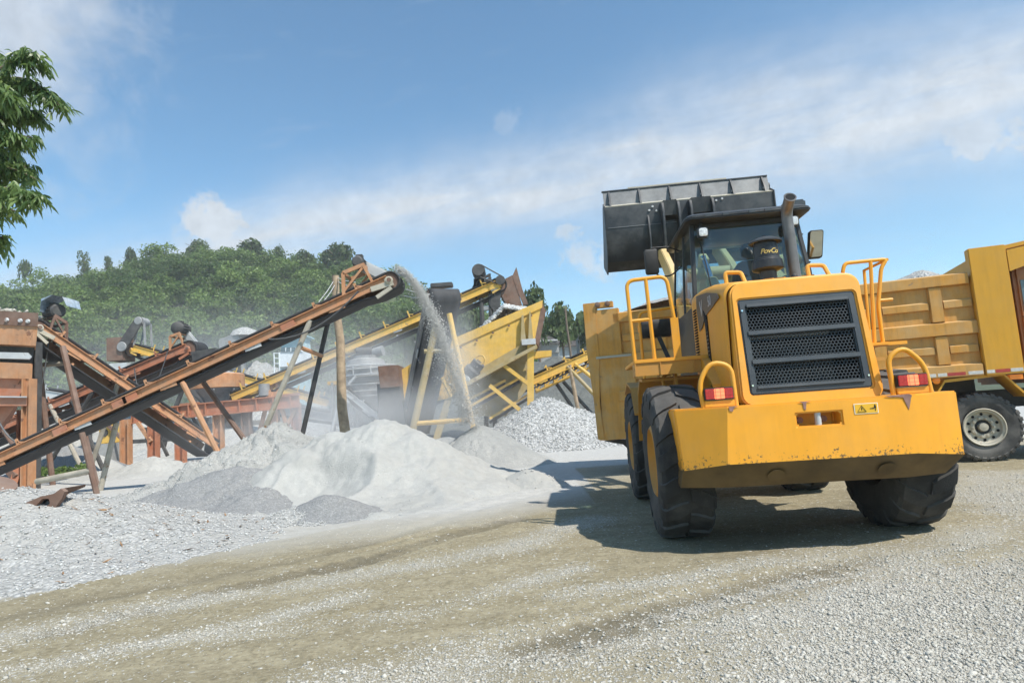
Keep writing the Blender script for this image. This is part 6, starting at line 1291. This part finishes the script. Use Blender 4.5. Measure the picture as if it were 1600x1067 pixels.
# the near tree whose drooping branches hang into the top left corner
def near_tree():
    rng = np.random.default_rng(23); Y0 = 9.5; base = at(-330, 500, Y0); tr = thing('tree', 'near tree with long drooping sickle leaves hanging into the top left corner', 'tree', (base.x, Y0, 0))
    top = at(-230, 60, Y0); pts = [Vector((base.x, Y0, -.1)), Vector((base.x+.1, Y0, 2.)), Vector((base.x+.3, Y0+.1, 4.2)), top]
    part(MB().tube(pts, .16, 12, .05), 'trunk', 'bark', tr, smooth=60)
    # branches: (start on the trunk as a fraction, chain of photo points, depth shift)
    br = [(.55, [(-140, 230), (-60, 150), (0, 108), (40, 82), (62, 88)], 0), (.6, [(-130, 200), (-40, 140), (30, 118), (72, 140), (92, 165)], .3), (.45, [(-150, 280), (-70, 230), (0, 205), (50, 215)], -.3), (.4, [(-150, 300), (-60, 270), (10, 258), (60, 282)], .2),
          (.35, [(-160, 350), (-80, 320), (-20, 318), (25, 330)], -.2), (.3, [(-170, 400), (-80, 370), (-30, 362), (5, 372)], .1), (.7, [(-160, 140), (-90, 90), (-40, 70), (0, 84)], .2), (.5, [(-120, 260), (-30, 190), (20, 165), (60, 178)], .5), (.42, [(-140, 290), (-50, 250), (5, 232), (40, 262)], .6), (.38, [(-150, 320), (-60, 300), (20, 292), (58, 306)], -.5), (.62, [(-150, 200), (-70, 120), (-10, 130), (20, 150)], -.5)]
    V = []; F = []; T = []
    def leaf(p, d, L, w, tint):
        d = d.normalized(); s_ = d.cross(Vector(rng.normal(0, 1, 3))).normalized(); cv = s_.cross(d)*L*rng.uniform(-.35, .35); g = Vector((0, 0, -1)); k = len(V); q = p.copy(); dd = d.copy(); M_ = 5
        for j in range(M_+1):
            t = j/M_; ww = w*math.sin(math.pi*min(.97, .06+.94*t))**.8*(1-.25*t); c_ = q+cv*(t*t-t)*1.6; V.extend([tuple(c_-s_*ww), tuple(c_+s_*ww)]); T.extend([tint]*2)
            dd = (dd+g*.20).normalized(); q = q+dd*(L/M_)
        for j in range(M_): F.append((k+2*j, k+2*j+1, k+2*j+3, k+2*j+2))
    for fr, chain, dy in br:
        i = fr*3; a = int(i); st_ = pts[a]+(pts[a+1]-pts[a])*(i-a); ch = [st_]+[at(x, y, Y0+dy*(1 if j else .5)) for j, (x, y) in enumerate(chain)]
        part(MB().tube(fillet(ch, .4, 4), .045, 7, .008), 'branch', 'bark', tr, smooth=60)
        cf = fillet(ch[1:], .4, 4); tot = len(cf); full = fillet(ch, .4, 4); c_in = cf
        for q in range(84+70):
            cf = c_in if q < 84 else full; tot = len(cf)
            f = (rng.uniform(.12, 1.0) if q < 84 else rng.uniform(.1, .55))*(tot-1.01); j = int(f); p = cf[j]+(cf[j+1]-cf[j])*(f-j); ax = (cf[j+1]-cf[j]).normalized()
            tw = Vector((rng.normal(0, .5)+ax.x*.4, rng.normal(0, .7), rng.normal(-.1, .35))); ln = rng.uniform(.12, .32)*(1 if q < 84 else 2.0); tw = tw.normalized(); m = int(9+rng.integers(0, 6)); e = p
            tint0 = np.clip(rng.normal(.45, .22), 0, 1)
            for z in range(m):
                e = p+tw*ln*(z/m)-Vector((0, 0, 1))*ln*.55*(z/m)**2
                ld_ = Vector((rng.normal(0, .55)+tw.x*.6, rng.normal(0, .55)+tw.y*.6, -.62+rng.normal(0, .38)))
                leaf(e, ld_, rng.uniform(.13, .22), rng.uniform(.014, .025), float(np.clip(tint0+rng.normal(0, .2), 0, 1)))
    np_mesh('crown', np.array(V)-np.array([base.x, Y0, 0]), np.array(F), 'leaf_near', {'tint': np.array(T)}, smooth=True, parent=tr)
near_tree()
# ---------------------------------------------------------------- dust and haze
def box_obj(name, x0, x1, y0, y1, z0, z1, m):
    return MB().box(x0, x1, y0, y1, z0, z1).build(name, m, smooth=0)
def vol_mat(name, dens, col, aniso=.2, falloff=None):
    m = bpy.data.materials.new(name); m.use_nodes = True; w = NT(m.node_tree); MATS[name] = m
    d = dens
    if falloff:
        tc = w.n('ShaderNodeTexCoord').outputs['Object']; l = w.n('ShaderNodeVectorMath', _operation='LENGTH', i0=tc).outputs['Value']
        n = w.noise(tc, falloff, 3, .55); f = w.m('ADD', w.mr(l, 1.0, .15, 0, 1.), w.m('MULTIPLY', w.m('SUBTRACT', n, .52), .9), clamp=True)
        d = w.m('MULTIPLY', w.m('MULTIPLY', f, f), dens)
    v = w.n('ShaderNodeVolumePrincipled', Color=(*col, 1), Density=d, Anisotropy=aniso)
    w.n('ShaderNodeOutputMaterial', Volume=v.outputs[0]); return m
def dust(label, px, py, Y, rx, ry, rz, dens, nf=2.2):
    c = at(px, py, Y); vol_mat('dust_%d' % px, dens, (.985, .985, .98), -.05, nf); mb = MB(); mb.lathe([(-1, .001)]+[(math.sin(R(a)), math.cos(R(a))) for a in range(-75, 90, 15)]+[(1, .001)], n=20)
    o = mb.build('dust_cloud', 'dust_%d' % px, smooth=0); o.location = c; o.scale = (rx, ry, rz); tag(o, label, 'dust', kind='stuff')
dust('thin pale dust drifting round the cone crusher', 560, 610, 30.6, 6.0, 3.0, 4.2, .50)
dust('pale dust along the falling sand stream', 712, 590, 18.2, 1.25, 1.0, 3.4, .8)
dust('low pale dust hanging before the foot of the hill', 300, 575, 53, 30, 7, 8.5, .06, 1.6)
dust('faint dust lying low behind the sand piles', 560, 655, 22, 8, 2.6, 1.9, .35, 1.5)
vol_mat('haze_air', .0007, (.90, .93, .96), .0)
tag(box_obj('haze', -440, 440, -170, 440, -2.5, 66, 'haze_air'), 'thin pale air over the quarry', 'haze', kind='stuff')
